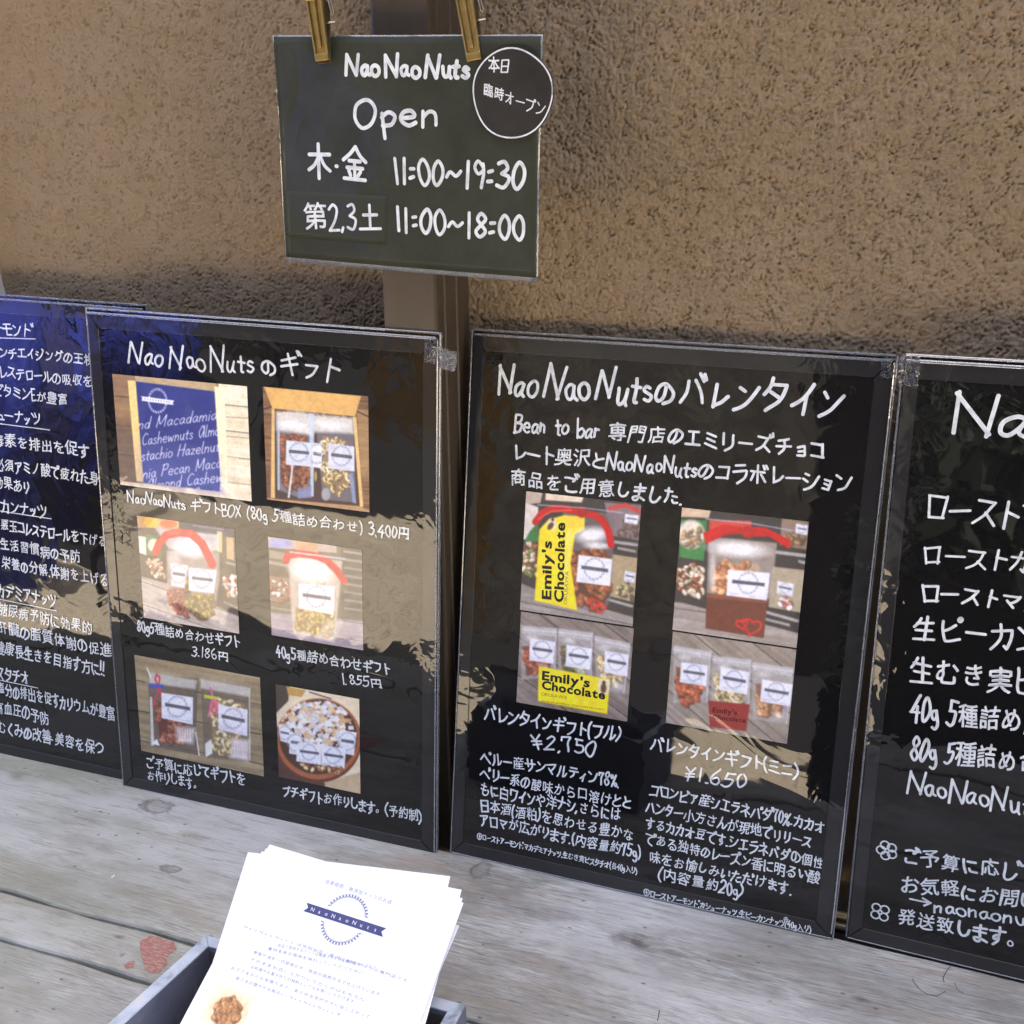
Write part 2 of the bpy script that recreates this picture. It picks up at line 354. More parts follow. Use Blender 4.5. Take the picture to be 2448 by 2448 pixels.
def ribbon(P, wd, taper=0.0):
    """flat round-ended pen stroke through points P (n,2)"""
    P = np.asarray(P, float)
    keep = [0] + [i for i in range(1, len(P)) if np.hypot(*(P[i] - P[i-1])) > 1e-7]
    P = P[keep]; n = len(P); r = wd / 2
    if n == 1: P = np.array([P[0], P[0] + (r * .3, 0)]); n = 2
    T = np.gradient(P, axis=0); T /= np.linalg.norm(T, axis=1)[:, None] + 1e-12
    Nn = np.stack([-T[:, 1], T[:, 0]], 1)
    rr = r * (1 - taper * np.linspace(0, 1, n))
    L = P + Nn * rr[:, None]; R = P - Nn * rr[:, None]
    V = []; F = []
    for i in range(n): V += [tuple(L[i]), tuple(R[i])]
    for i in range(n - 1): F.append((2*i, 2*i+1, 2*i+3, 2*i+2))
    for e, sgn in ((0, -1), (n - 1, 1)):
        b = len(V); k = 6
        for j in range(1, k):
            a = math.pi * j / k; d = T[e] * sgn
            nn = Nn[e] * (-sgn)
            V.append(tuple(P[e] + rr[e] * (nn * math.cos(a) + d * math.sin(a))))
        a0, a1 = (2*e, 2*e + 1) if sgn < 0 else (2*e + 1, 2*e)
        F.append((a0, *range(b, b + k - 1), a1))
    return V, F

def compose(txt, a, b, h, z, rng, wd=None, jit=1.0, slant=0.0, zf=None, pen=None):
    """text from baseline point a to b (mm), cap height h (mm) -> verts (m), faces"""
    items = []; x = 0.0; small = 1.0
    for ch in txt:
        if ch == '\x01': small = 0.74; continue
        if small != 1.0: items.append((ch, x, 's', small)); x += GS[ch][0] * small + 0.13; small = 1.0; continue
        if ch in GS and ch != '\u3000':
            kana = 0x3040 < ord(ch) < 0x30FF and len(txt) > 9; k0 = 0.93 if kana else 1.0; adv = GS[ch][0] * k0; items.append((ch, x, 's', k0)); x += adv + (0.08 if ord(ch) < 256 else 0.10)
        else: items.append((ch, x, 'f')); x += 1.12
    x = max(x - 0.12, 0.1); a = np.array(a, float); b = np.array(b, float)
    D = b - a; Ln = np.hypot(*D); D /= Ln; Nn = np.array([-D[1], D[0]]) * 0.25 + np.array([0, 0.75]); Nn /= np.hypot(*Nn)
    sx = Ln / x
    wd = wd or h * (pen or 0.105)
    V = []; F = []; zz = 0
    for ch, gx, kind, *sm_ in items:
        k_ = sm_[0] if sm_ else 1.0; s = 1 + rng.uniform(-.07, .06) * jit; rot = rng.uniform(-.04, .04) * jit; dy = rng.uniform(-.05, .05) * jit; shx = rng.uniform(-.07, .09) * jit; wob = rng.uniform(0, 6.28, 4)
        cr, sr = math.cos(rot), math.sin(rot)
        def tr(p, w0):
            q = (p - np.array([w0 / 2, .5])) * s; q = q + np.stack([.022 * jit * np.sin(q[:, 1] * 5 + wob[0]) + shx * q[:, 1], .022 * jit * np.sin(q[:, 0] * 5 + wob[1]) + .03 * q[:, 0]], 1); q = np.stack([q[:, 0] * cr - q[:, 1] * sr + slant * q[:, 1], q[:, 0] * sr + q[:, 1] * cr], 1) + np.array([w0 / 2 + gx, .5 + dy])
            return a + q[:, :1] * sx * D + q[:, 1:] * h * Nn
        if kind == 's':
            for st in GS[ch][1]:
                st = st * k_; P = tr(st + rng.uniform(-.026, .026, st.shape) * (jit if len(st) < 4 else 0), GS[ch][0] * k_)
                v, f = ribbon(P, wd * rng.uniform(.92, 1.08)); zz += 1
                n = len(V); V += [(p[0], p[1], z + 0.004 * (zz % 12)) for p in v]; F += [tuple(i + n for i in q) for q in f]
        else:
            v, f = font_glyph(ch)
            if len(v) == 0: continue
            g = np.stack([v[:, 0] / 0.92, (v[:, 1] + 0.075) / 0.92], 1); P0 = tr(g, 1.08); e = h * .015
            for k3, (ox, oy) in enumerate(((-e, -e), (e, -e * .6), (0, e))):
                P = P0 + np.array([ox, oy]); zz += 1
                n = len(V); V += [(p[0], p[1], z + 0.004 * (zz % 12)) for p in P]; F += [tuple(i + n for i in q) for q in f]
    V = np.array(V); 
    if zf is not None: V[:, 2] += zf(V[:, 0], V[:, 1])
    return V / 1000.0, F

def lettering(name, txt, a, b, h, z, mat, parent, rng, **kw):
    V, F = compose(txt, a, b, h, z, rng, **kw)
    return mesh_obj(name, V, F, mat, parent)

def pen_lines(name, strokes, wd, z, mat, parent, zf=None):
    V = []; F = []
    for i, P in enumerate(strokes):
        v, f = ribbon(P, wd); n = len(V); V += [(p[0], p[1], z + 0.004 * (i % 12)) for p in v]; F += [tuple(k + n for k in q) for q in f]
    V = np.array(V)
    if zf is not None: V[:, 2] += zf(V[:, 0], V[:, 1])
    return mesh_obj(name, V / 1000.0, F, mat, parent)

# ------------------------------------------------------------------ printed pictures (flat print: colour only)
def homog(src, dst):
    A = []
    for (x, y), (u, v) in zip(src, dst):
        A.append([x, y, 1, 0, 0, 0, -u*x, -u*y]); A.append([0, 0, 0, x, y, 1, -v*x, -v*y])
    hh = np.linalg.solve(np.array(A, float), np.array(dst, float).ravel())
    return np.append(hh, 1).reshape(3, 3)

class Pic:
    """a small painted picture; drawn in the sketch units of its four corners"""
    def __init__(s, corners, q, seed=1, step=0.5):
        # corners: sketch coordinates TL,TR,BR,BL ; q: same corners in board mm
        x0 = (q[0][0] + q[3][0]) / 2; x1 = (q[1][0] + q[2][0]) / 2; y1 = (q[0][1] + q[1][1]) / 2; y0 = (q[2][1] + q[3][1]) / 2
        s.rect = (x0, y0, x1, y1); s.nx = int((x1 - x0) / step) + 1; s.ny = int((y1 - y0) / step) + 1
        U, Vv = np.meshgrid(np.linspace(0, 1, s.nx), np.linspace(0, 1, s.ny))
        H = homog([(0, 0), (1, 0), (1, 1), (0, 1)], corners)
        w_ = H[2, 0] * U + H[2, 1] * Vv + H[2, 2]
        s.X = (H[0, 0] * U + H[0, 1] * Vv + H[0, 2]) / w_; s.Y = (H[1, 0] * U + H[1, 1] * Vv + H[1, 2]) / w_
        s.I = np.zeros((s.ny, s.nx, 3)); s.r = np.random.RandomState(seed); s.H = H
        s.px = abs(corners[1][0] - corners[0][0]) / s.nx
        s.Hi = np.linalg.inv(H)
    def mm(s, x, y):
        p = s.Hi @ np.array([x, y, 1.0]); p /= p[2]
        x0, y0, x1, y1 = s.rect; return (x0 + p[0] * (x1 - x0), y1 - p[1] * (y1 - y0))
    def put(s, mask, col, a=1.0):
        m = np.clip(mask, 0, 1)[..., None] * a; s.I = s.I * (1 - m) + np.array(col, float) * m
    def polymask(s, pts, soft=None):
        X, Y = s.X, s.Y; ins = np.zeros(X.shape, bool); d = np.full(X.shape, 1e9); n = len(pts)
        for i in range(n):
            x0, y0 = pts[i]; x1, y1 = pts[(i + 1) % n]
            c = ((y0 > Y) != (y1 > Y)); dx = (x1 - x0) * (Y - y0) / ((y1 - y0) or 1e-9) + x0
            ins ^= c & (X < dx)
            L2 = (x1-x0)**2 + (y1-y0)**2 + 1e-9; t = np.clip(((X-x0)*(x1-x0) + (Y-y0)*(y1-y0)) / L2, 0, 1)
            d = np.minimum(d, np.hypot(X - x0 - t*(x1-x0), Y - y0 - t*(y1-y0)))
        sd = np.where(ins, d, -d); return np.clip(0.5 + sd / (soft or s.px), 0, 1)
    def poly(s, pts, col, a=1.0, soft=None): s.put(s.polymask(pts, soft), col, a)
    def ell(s, cx, cy, rx, ry, ang, col, a=1.0, soft=0.25):
        c, n = math.cos(ang), math.sin(ang); dx, dy = s.X - cx, s.Y - cy
        d = np.hypot((dx * c + dy * n) / rx, (-dx * n + dy * c) / ry); s.put((1 - d) / soft + .5, col, a)
    def ring(s, cx, cy, rx, ry, w_, col, a=1.0, leaves=0):
        d = np.hypot((s.X - cx) / rx, (s.Y - cy) / ry); m = 1 - np.abs(d - 1) / w_
        if leaves:
            th = np.arctan2((s.Y - cy) / ry, (s.X - cx) / rx); m = m * (0.35 + 0.9 * (np.sin(th * leaves + (d - 1) * 14) > 0))
        s.put(m * 1.5, col, a)
    def line(s, pts, w_, col, a=1.0):
        d = np.full(s.X.shape, 1e9)
        for (x0, y0), (x1, y1) in zip(pts[:-1], pts[1:]):
            L2 = (x1-x0)**2 + (y1-y0)**2 + 1e-9; t = np.clip(((s.X-x0)*(x1-x0) + (s.Y-y0)*(y1-y0)) / L2, 0, 1)
            d = np.minimum(d, np.hypot(s.X - x0 - t*(x1-x0), s.Y - y0 - t*(y1-y0)))
        s.put(.5 + (w_ / 2 - d) / s.px, col, a)
    def vn(s, x, y, seed=0):
        xi, yi = np.floor(x).astype(int), np.floor(y).astype(int); fx, fy = x - xi, y - yi
        fx = fx*fx*(3-2*fx); fy = fy*fy*(3-2*fy)
        def hsh(a, b):
            q = np.sin(a * 127.1 + b * 311.7 + seed * 74.7) * 43758.5453; return q - np.floor(q)
        return (hsh(xi, yi) * (1-fx) + hsh(xi+1, yi) * fx) * (1-fy) + (hsh(xi, yi+1) * (1-fx) + hsh(xi+1, yi+1) * fx) * fy
    def wood(s, mask, col, dark, ang=0.0, pitch=90, gap=None, seed=0):
        c, n = math.cos(ang), math.sin(ang); u = s.X * c + s.Y * n; v = -s.X * n + s.Y * c
        t = 0.5 * s.vn(u / (pitch * 1.8), v / (pitch * .10), seed) + 0.3 * s.vn(u / (pitch * .8), v / (pitch * .04), seed + 3) + .2 * s.vn(u / pitch, v / pitch, seed + 5)
        colr = np.array(col) * (1 - t[..., None]) + np.array(dark) * t[..., None]
        m = mask[..., None]; s.I = s.I * (1 - m) + colr * m
        k = np.abs((v / pitch + 0.35) % 1.0 - .5); s.put(mask * (k > .485), np.array(dark) * .45, .8)
    def nuts(s, pts, n, cols, size, back=None, kind='almond'):
        if back is not None: s.poly(pts, back, .92, soft=s.px * 3)
        P = np.array(pts, float); lo, hi = P.min(0), P.max(0); k = 0; Q = []
        while len(Q) < n and k < n * 30:
            k += 1; x = s.r.uniform(lo[0], hi[0]); y = s.r.uniform(lo[1], hi[1]); ins = False
            for i in range(len(P)):
                a, b = P[i], P[(i+1) % len(P)]
                if (a[1] > y) != (b[1] > y) and x < (b[0]-a[0]) * (y-a[1]) / (b[1]-a[1]) + a[0]: ins = not ins
            if ins: Q.append((y, x))
        Q.sort()
        for y, x in Q:
            c = np.array(cols[s.r.randint(len(cols))], float) * s.r.uniform(.82, 1.12); an = s.r.uniform(0, 3.14); z = size * s.r.uniform(.85, 1.15)
            s.ell(x + z * .12, y + z * .16, z * 1.05, z * .72, an, c * .45, .8, .5)
            s.ell(x, y, z, z * .62, an, c, 1, .3)
            if kind == 'cashew': s.ell(x + z * .35 * math.sin(an), y - z * .35 * math.cos(an), z * .5, z * .3, an, c * .5, .85, .4)
            s.ell(x - z * .2, y - z * .18, z * .4, z * .2, an, np.minimum(c * 1.35 + 20, 255), .6, .8)
    def label(s, q, tone=(226, 230, 242), ink=(60, 60, 70)):
        s.poly(q, tone, 1.0); q = np.array(q, float); c = q.mean(0); ux = (q[1] - q[0] + q[2] - q[3]) / 2; uy = (q[3] - q[0] + q[2] - q[1]) / 2
        wv, hv = np.hypot(*ux), np.hypot(*uy); c = c - uy * .06
        s.ring(c[0], c[1], hv * .36, hv * .38, .14, (150, 152, 165), .8, leaves=16)
        a = c - ux * .40; b = c + ux * .42; hh = uy * .06
        s.poly([a - hh, b - hh, b - ux * .03, b + hh, a + hh, a + ux * .03], ink, 1)
        for i in range(10):
            p = a + (b - a) * (0.12 + .085 * i); s.ell(p[0], p[1], hv * .018, hv * .022, 0, (200, 200, 205), .8, .6)
        for k in (.40, .46):
            p0 = c - ux * .42 + uy * (k + .02); p1 = p0 + ux * (.5 if k < .43 else .8); s.line([p0, p1], s.px * .9, (170, 172, 185), .7)
    def grain(s, amt=4):
        s.I = s.I + s.r.normal(0, amt, s.I.shape[:2])[..., None]
    def shine(s, x, y, rx, ry, ang, a): s.ell(x, y, rx, ry, ang, (246, 246, 244), a, .9)
    def text(s, txt, x0, y0, x1, y1, h, w_, col, slant=.3, wob=0.0):
        x = sum(GS[c][0] + .06 for c in txt if c in GS); D = np.array([x1 - x0, y1 - y0], float); Ln = np.hypot(*D); D /= Ln; sc = Ln / x
        N_ = np.array([D[1], -D[0]]); gx = 0
        for c in txt:
            for st in GS[c][1]:
                q = [(x0, y0) + D * ((gx + p[0] + slant * p[1]) * sc) + N_ * p[1] * h for p in st]; s.line(q, w_, col)
            gx += GS[c][0] + .06
    def build(s, name, mat, parent, z, zf=None):
        for k in range(2):
            P_ = np.pad(s.I, ((1, 1), (1, 1), (0, 0)), 'edge'); s.I = (P_[1:-1, 1:-1] * 2 + P_[:-2, 1:-1] + P_[2:, 1:-1] + P_[1:-1, :-2] + P_[1:-1, 2:]) / 6
        g_ = s.I.mean(-1, keepdims=True); s.I = (g_ + (s.I - g_) * .93) * 1.07
        s.I = s.I * (0.96 + .08 * s.vn(s.X / (s.px * 9), s.Y / (s.px * 9), 2))[..., None] * (0.96 + .08 * s.vn(s.X / (s.px * 3), s.Y / (s.px * 3), 5))[..., None]
        s.grain(3); x0, y0, x1, y1 = s.rect
        X, Y = np.meshgrid(np.linspace(x0, x1, s.nx), np.linspace(y1, y0, s.ny))
        Z = np.full(X.shape, z) + (zf(X, Y) if zf is not None else 0)
        V = np.stack([X, Y, Z], -1).reshape(-1, 3) / 1000.0
        i = np.arange((s.ny - 1) * (s.nx - 1)); a = (i // (s.nx - 1)) * s.nx + i % (s.nx - 1)
        F = np.stack([a, a + s.nx, a + s.nx + 1, a + 1], 1)
        return fast_mesh(name, V, F, mat, parent, colors=lin(np.clip(s.I, 2, 250)).reshape(-1, 3))

# ------------------------------------------------------------------ the pictures on the boards
BROWN = [(146, 88, 58), (162, 100, 68), (122, 72, 48)]; CASH = [(222, 196, 142), (206, 176, 118), (236, 214, 168)]; MIXN = [(150, 132, 70), (176, 150, 60), (120, 96, 62)]
def pic_P1(q):
    s = Pic([(89, -23), (1461, 97), (1511, 1255), (157, 1133)], q, 1, .42)
    full = np.ones(s.X.shape)
    s.wood(full, (172, 134, 84), (122, 92, 66), .09, 300, seed=1)
    s.poly([(60, 480), (330, 500), (400, 1200), (60, 1200)], (84, 70, 66), .55, soft=120)
    m = s.polymask([(1180, 60), (1600, 60), (1600, 1300), (1200, 1300)]); s.wood(m, (252, 244, 218), (216, 200, 160), .09, 260, seed=2)
    s.poly([(330, -40), (1150, 40), (1150, 160), (330, 60)], (196, 176, 128), .8)
    s.line([(1250, 405), (1500, 415)], 7, (150, 130, 96)); s.line([(1250, 600), (1500, 615)], 7, (150, 130, 96))
    s.poly([(1140, 100), (1240, 110), (1275, 1200), (1200, 1175)], (253, 240, 196)); s.poly([(250, 40), (336, 48), (405, 1100), (330, 1090)], (244, 208, 128))
    s.poly([(160, 1095), (1210, 1168), (1500, 1190), (1520, 1300), (100, 1300)], (238, 218, 190), .9)
    s.poly([(335, 52), (1140, 150), (1206, 1170), (404, 1100)], (34, 48, 128))
    for y in range(8): s.poly([(335 + y, 620 + y * 70), (1180, 690 + y * 70), (1206, 1170), (404, 1100)], (96, 112, 184), .10, soft=160)
    s.ring(560, 250, 92, 118, .16, (196, 200, 226), .9, leaves=22)
    s.poly([(388, 204), (733, 246), (715, 270), (726, 292), (390, 250), (402, 228)], (244, 244, 250))
    for i in range(10): s.ell(430 + i * 28, 232 + i * 3.4, 7, 9, 0, (120, 126, 160), .9)
    M_ = s.I.copy(); w_ = 8.5; c = (226, 224, 240)
    for t, a in (("nd Macadamia", (345, 552, 1165, 432)), ("Cashewnuts Almo", (385, 716, 1195, 588)), ("stachio Hazelnut", (378, 878, 1190, 752)), ("nia Pecan Maca", (392, 1066, 1210, 918)), ("Almond Cashew", (430, 1186, 1225, 1062)), ("ia Pecan Ma", (850, 1290, 1300, 1180))):
        s.text(t, *a, 118, w_, c, slant=.35)
    m = s.polymask([(335, 52), (1140, 150), (1206, 1170), (404, 1100)])[..., None]; s.I = M_ * (1 - m) + s.I * m
    return s
def pic_P2(q):
    s = Pic([(133, 125), (1348, 220), (1375, 1572), (190, 1414)], q, 2, .42)
    s.wood(np.ones(s.X.shape), (170, 128, 80), (92, 58, 42), .08, 260, seed=3)
    s.poly([(1215, 370), (1400, 380), (1400, 1170), (1280, 1160)], (184, 148, 96), .6); s.poly([(100, 1080), (240, 1090), (240, 1500), (100, 1500)], (104, 62, 46), .7)
    s.line([(1205, 390), (1360, 460)], 14, (40, 28, 24)); s.line([(140, 385), (240, 350)], 14, (40, 28, 24))
    s.poly([(145, 125), (1264, 220), (1194, 456), (246, 376)], (226, 176, 96))
    s.poly([(240, 374), (1196, 456), (1275, 1500), (250, 1410)], (74, 50, 44))
    s.poly([(236, 372), (270, 378), (282, 1400), (234, 1400)], (222, 184, 112)); s.poly([(1170, 458), (1212, 464), (1303, 1505), (1262, 1512)], (226, 190, 116))
    s.poly([(285, 470), (700, 470), (722, 1380), (560, 1400), (305, 1300)], (128, 140, 160), .7); s.poly([(735, 480), (1176, 490), (1215, 1460), (830, 1420)], (128, 134, 150), .6)
    s.nuts([(340, 670), (620, 685), (690, 1000), (640, 1300), (450, 1310), (345, 1180)], 130, BROWN, 38, back=(104, 54, 38))
    s.nuts([(820, 680), (1100, 740), (1150, 1240), (1000, 1390), (835, 1240)], 95, CASH, 36, back=(150, 120, 80), kind='cashew')
    s.poly([(285, 415), (560, 400), (720, 440), (950, 450), (1172, 480), (1180, 655), (740, 640), (700, 680), (290, 620)], (232, 229, 222), .85, soft=40)
    for k in range(40):
        x = s.r.uniform(280, 1160); s.line([(x, 400 + (x-280)*.07 + s.r.uniform(-25, 60)), (x + s.r.uniform(-60, 60), 430 + (x-280)*.07 + s.r.uniform(-30, 60))], 6, (240, 226, 196))
    s.poly([(665, 420), (722, 425), (725, 1385), (690, 1385)], (196, 212, 226), .85); s.poly([(303, 600), (330, 600), (335, 1310), (312, 1310)], (188, 200, 216), .8)
    s.poly([(540, 1290), (700, 1260), (700, 1400), (540, 1410)], (138, 148, 196), .7); s.poly([(470, 1020), (490, 1020), (450, 1400), (425, 1400)], (222, 226, 232), .9)
    s.poly([(1130, 1120), (1175, 1110), (1222, 1470), (1180, 1460)], (140, 158, 200), .8); s.ell(865, 1360, 52, 74, 0, (176, 184, 190), .7)
    s.ell(745, 1150, 14, 60, 0, (190, 190, 60), .8)
    s.label([(705, 762), (815, 775), (815, 1062), (702, 1042)]); s.label([(404, 736), (698, 764), (690, 1040), (404, 1016)], (212, 220, 236)); s.label([(888, 768), (1192, 806), (1196, 1096), (890, 1058)], (214, 218, 234))
    s.shine(480, 560, 130, 40, .1, .8); s.shine(930, 560, 150, 40, .1, .8); s.shine(780, 840, 26, 44, 0, .9)
    s.poly([(190, 1400), (1264, 1500), (1380, 1560), (1380, 1600), (150, 1440)], (188, 146, 100))
    return s
def pic_P3(q):
    s = Pic([(275, 68), (778, 140), (796, 670), (310, 598)], q, 3)
    s.poly([(200, 0), (900, 0), (900, 800), (200, 800)], (84, 72, 60))
    s.poly([(270, 60), (500, 95), (495, 140), (280, 130)], (196, 150, 96)); s.ell(350, 104, 36, 26, 0, (246, 176, 40)); s.ell(440, 112, 44, 24, 0, (226, 96, 44))
    s.poly([(495, 95), (790, 140), (790, 185), (495, 150)], (36, 36, 62)); s.line([(570, 122), (720, 142)], 10, (150, 152, 170), .6)
    s.poly([(283, 175), (325, 180), (325, 275), (285, 262)], (226, 216, 200)); s.poly([(322, 165), (400, 178), (402, 292), (324, 272)], (70, 110, 60)); s.ell(362, 222, 30, 34, 0, (226, 214, 190))
    s.nuts([(322, 290), (420, 300), (430, 400), (350, 380)], 40, [(206, 176, 140), (160, 110, 80), (226, 206, 180)], 12, back=(96, 64, 44))
    s.poly([(690, 150), (716, 154), (714, 262), (688, 255)], (206, 176, 120)); s.poly([(736, 180), (772, 186), (774, 300), (738, 292)], (190, 160, 110))
    s.nuts([(722, 380), (790, 372), (792, 490), (730, 480)], 30, [(226, 200, 180), (200, 130, 90), (236, 232, 232)], 13, back=(140, 80, 50)); s.line([(736, 312), (776, 322)], 12, (170, 165, 155), .8); s.line([(724, 512), (788, 540)], 10, (160, 155, 150), .7)
    m = s.polymask([(298, 384), (430, 420), (800, 585), (830, 700), (290, 640)]); s.wood(m, (214, 202, 192), (160, 146, 136), .33, 110, seed=4)
    s.poly([(430, 250), (700, 258), (700, 400), (668, 590), (610, 628), (480, 575), (432, 520)], (176, 158, 148), .86, soft=10)
    s.nuts([(440, 440), (525, 450), (540, 590), (470, 560), (436, 510)], 55, [(170, 92, 74), (190, 112, 92), (150, 84, 70)], 14, back=(150, 96, 84))
    s.nuts([(524, 360), (560, 470), (672, 480), (664, 585), (610, 612), (540, 565), (516, 470)], 80, MIXN, 12, back=(118, 98, 64))
    s.poly([(368, 130), (702, 168), (694, 250), (600, 268), (440, 240)], (206, 200, 206), .8, soft=12); s.shine(560, 236, 76, 44, .1, .95); s.shine(470, 290, 30, 60, 0, .4)
    s.line([(372, 262), (392, 214), (430, 170), (500, 156), (560, 164), (612, 214), (640, 268), (664, 322)], 40, (204, 18, 18)); s.line([(440, 164), (500, 150), (556, 162)], 20, (240, 60, 50)); s.ell(520, 162, 26, 18, .2, (186, 26, 26)); s.line([(600, 214), (668, 330)], 10, (160, 24, 26), .5)
    s.label([(450, 315), (540, 327), (522, 442), (452, 430)], (230, 222, 226)); s.label([(544, 337), (686, 351), (670, 468), (544, 455)], (232, 228, 238))
    return s
def pic_P4(q):
    s = Pic([(950, 183), (1432, 240), (1432, 762), (963, 680)], q, 4)
    s.poly([(900, 100), (1500, 100), (1500, 800), (900, 800)], (104, 88, 70))
    s.poly([(940, 180), (1300, 215), (1300, 260), (940, 235)], (190, 170, 160), .9); s.poly([(1090, 190), (1200, 200), (1200, 260), (1090, 250)], (196, 150, 110)); s.ell(1010, 215, 60, 26, 0, (150, 150, 200))
    s.poly([(1320, 220), (1450, 230), (1450, 640), (1320, 600)], (74, 66, 58))
    for k in range(8): s.line([(1340, 250 + k * 42), (1428, 262 + k * 42)], 12, (186, 180, 170), .55)
    s.line([(958, 312), (1050, 330)], 16, (180, 172, 160), .6); s.poly([(955, 380), (1060, 395), (1060, 520), (958, 505)], (150, 116, 90)); s.nuts([(960, 400), (1060, 410), (1060, 515), (960, 500)], 30, [(226, 216, 206), (140, 80, 54)], 14); s.line([(960, 540), (1060, 556)], 12, (170, 165, 150), .6)
    s.poly([(955, 250), (1040, 262), (1040, 300), (955, 290)], (150, 136, 120))
    m = s.polymask([(940, 565), (1450, 612), (1450, 800), (940, 760)]); s.wood(m, (182, 168, 176), (138, 124, 134), .14, 90, seed=5)
    s.poly([(1050, 262), (1330, 300), (1296, 600), (1276, 716), (1075, 672), (1062, 560)], (206, 194, 176), .82, soft=10)
    s.nuts([(1085, 540), (1285, 560), (1270, 690), (1085, 655)], 90, [(206, 176, 100), (186, 160, 70), (160, 110, 60)], 14, back=(140, 112, 64)); s.nuts([(1150, 380), (1240, 390), (1220, 430), (1140, 425)], 12, CASH, 14)
    s.shine(1170, 350, 100, 60, .2, .9); s.poly([(1240, 600), (1330, 610), (1280, 720), (1180, 700)], (206, 196, 186), .5, soft=12)
    s.line([(1040, 300), (1050, 276), (1100, 266), (1150, 270), (1200, 278), (1250, 300), (1300, 350), (1338, 404)], 36, (204, 18, 18)); s.ell(1170, 270, 30, 16, .1, (180, 24, 26)); s.line([(1260, 312), (1344, 400)], 10, (160, 24, 26), .5)
    s.line([(1060, 258), (1340, 290)], 8, (200, 206, 226), .9)
    s.label([(1100, 418), (1286, 432), (1280, 578), (1102, 545)], (236, 230, 232))
    return s
def pic_P5(q):
    s = Pic([(262, 785), (906, 900), (925, 1408), (295, 1275)], q, 5)
    s.wood(np.ones(s.X.shape), (176, 158, 120), (110, 92, 66), .19, 150, seed=6)
    s.poly([(330, 880), (590, 905), (575, 1180), (590, 1300), (345, 1250)], (92, 78, 68), .8); s.poly([(600, 905), (858, 945), (852, 1335), (618, 1310)], (104, 90, 76), .75)
    s.nuts([(372, 1020), (520, 1060), (520, 1240), (390, 1230)], 60, [(156, 86, 60), (136, 74, 52), (172, 98, 72)], 19, back=(96, 40, 28))
    s.nuts([(655, 1000), (830, 1040), (800, 1240), (745, 1310), (660, 1270)], 60, CASH, 20, back=(150, 124, 80), kind='cashew'); s.ell(672, 1050, 26, 40, 0, (214, 90, 96), .7)
    s.poly([(335, 870), (585, 915), (575, 960), (335, 930)], (206, 206, 196), .75, soft=14); s.poly([(600, 905), (858, 950), (850, 1000), (600, 955)], (220, 218, 210), .7, soft=14)
    s.poly([(470, 1150), (570, 1160), (560, 1240), (480, 1230)], (240, 236, 232), .8, soft=24); s.poly([(760, 1210), (850, 1220), (845, 1330), (750, 1310)], (236, 226, 226), .85, soft=24)
    for k in range(7): s.line([(480 + k*12, 1160), (470 + k*14, 1215)], 4, (150, 110, 100), .6); s.line([(765 + k*12, 1215), (750 + k*13, 1300)], 4, (176, 140, 140), .6)
    s.poly([(340, 1000), (352, 1000), (362, 1250), (345, 1250)], (226, 224, 216), .8); s.poly([(345, 1240), (375, 1215), (390, 1250)], (236, 236, 232)); s.poly([(622, 1240), (655, 1215), (660, 1290), (625, 1310)], (232, 232, 226), .9)
    s.line([(575, 1180), (592, 1300)], 6, (226, 224, 214)); s.line([(852, 960), (852, 1320)], 6, (226, 224, 214), .8); s.line([(326, 850), (345, 900)], 5, (230, 230, 225))
    s.line([(392, 960), (368, 910), (376, 884), (392, 900), (384, 960), (358, 1046)], 8, (206, 40, 60)); s.line([(388, 960), (418, 1056)], 9, (206, 40, 60)); s.poly([(340, 932), (412, 938), (408, 957), (340, 952)], (44, 76, 176))
    s.line([(650, 950), (664, 1000), (640, 1100)], 8, (226, 96, 150)); s.line([(662, 1000), (690, 1060)], 8, (226, 96, 150)); s.poly([(618, 988), (694, 998), (690, 1014), (618, 1006)], (190, 196, 60))
    s.label([(400, 978), (562, 1002), (560, 1142), (400, 1108)], (226, 226, 236)); s.label([(690, 1038), (842, 1066), (840, 1202), (692, 1166)], (228, 224, 234))
    return s
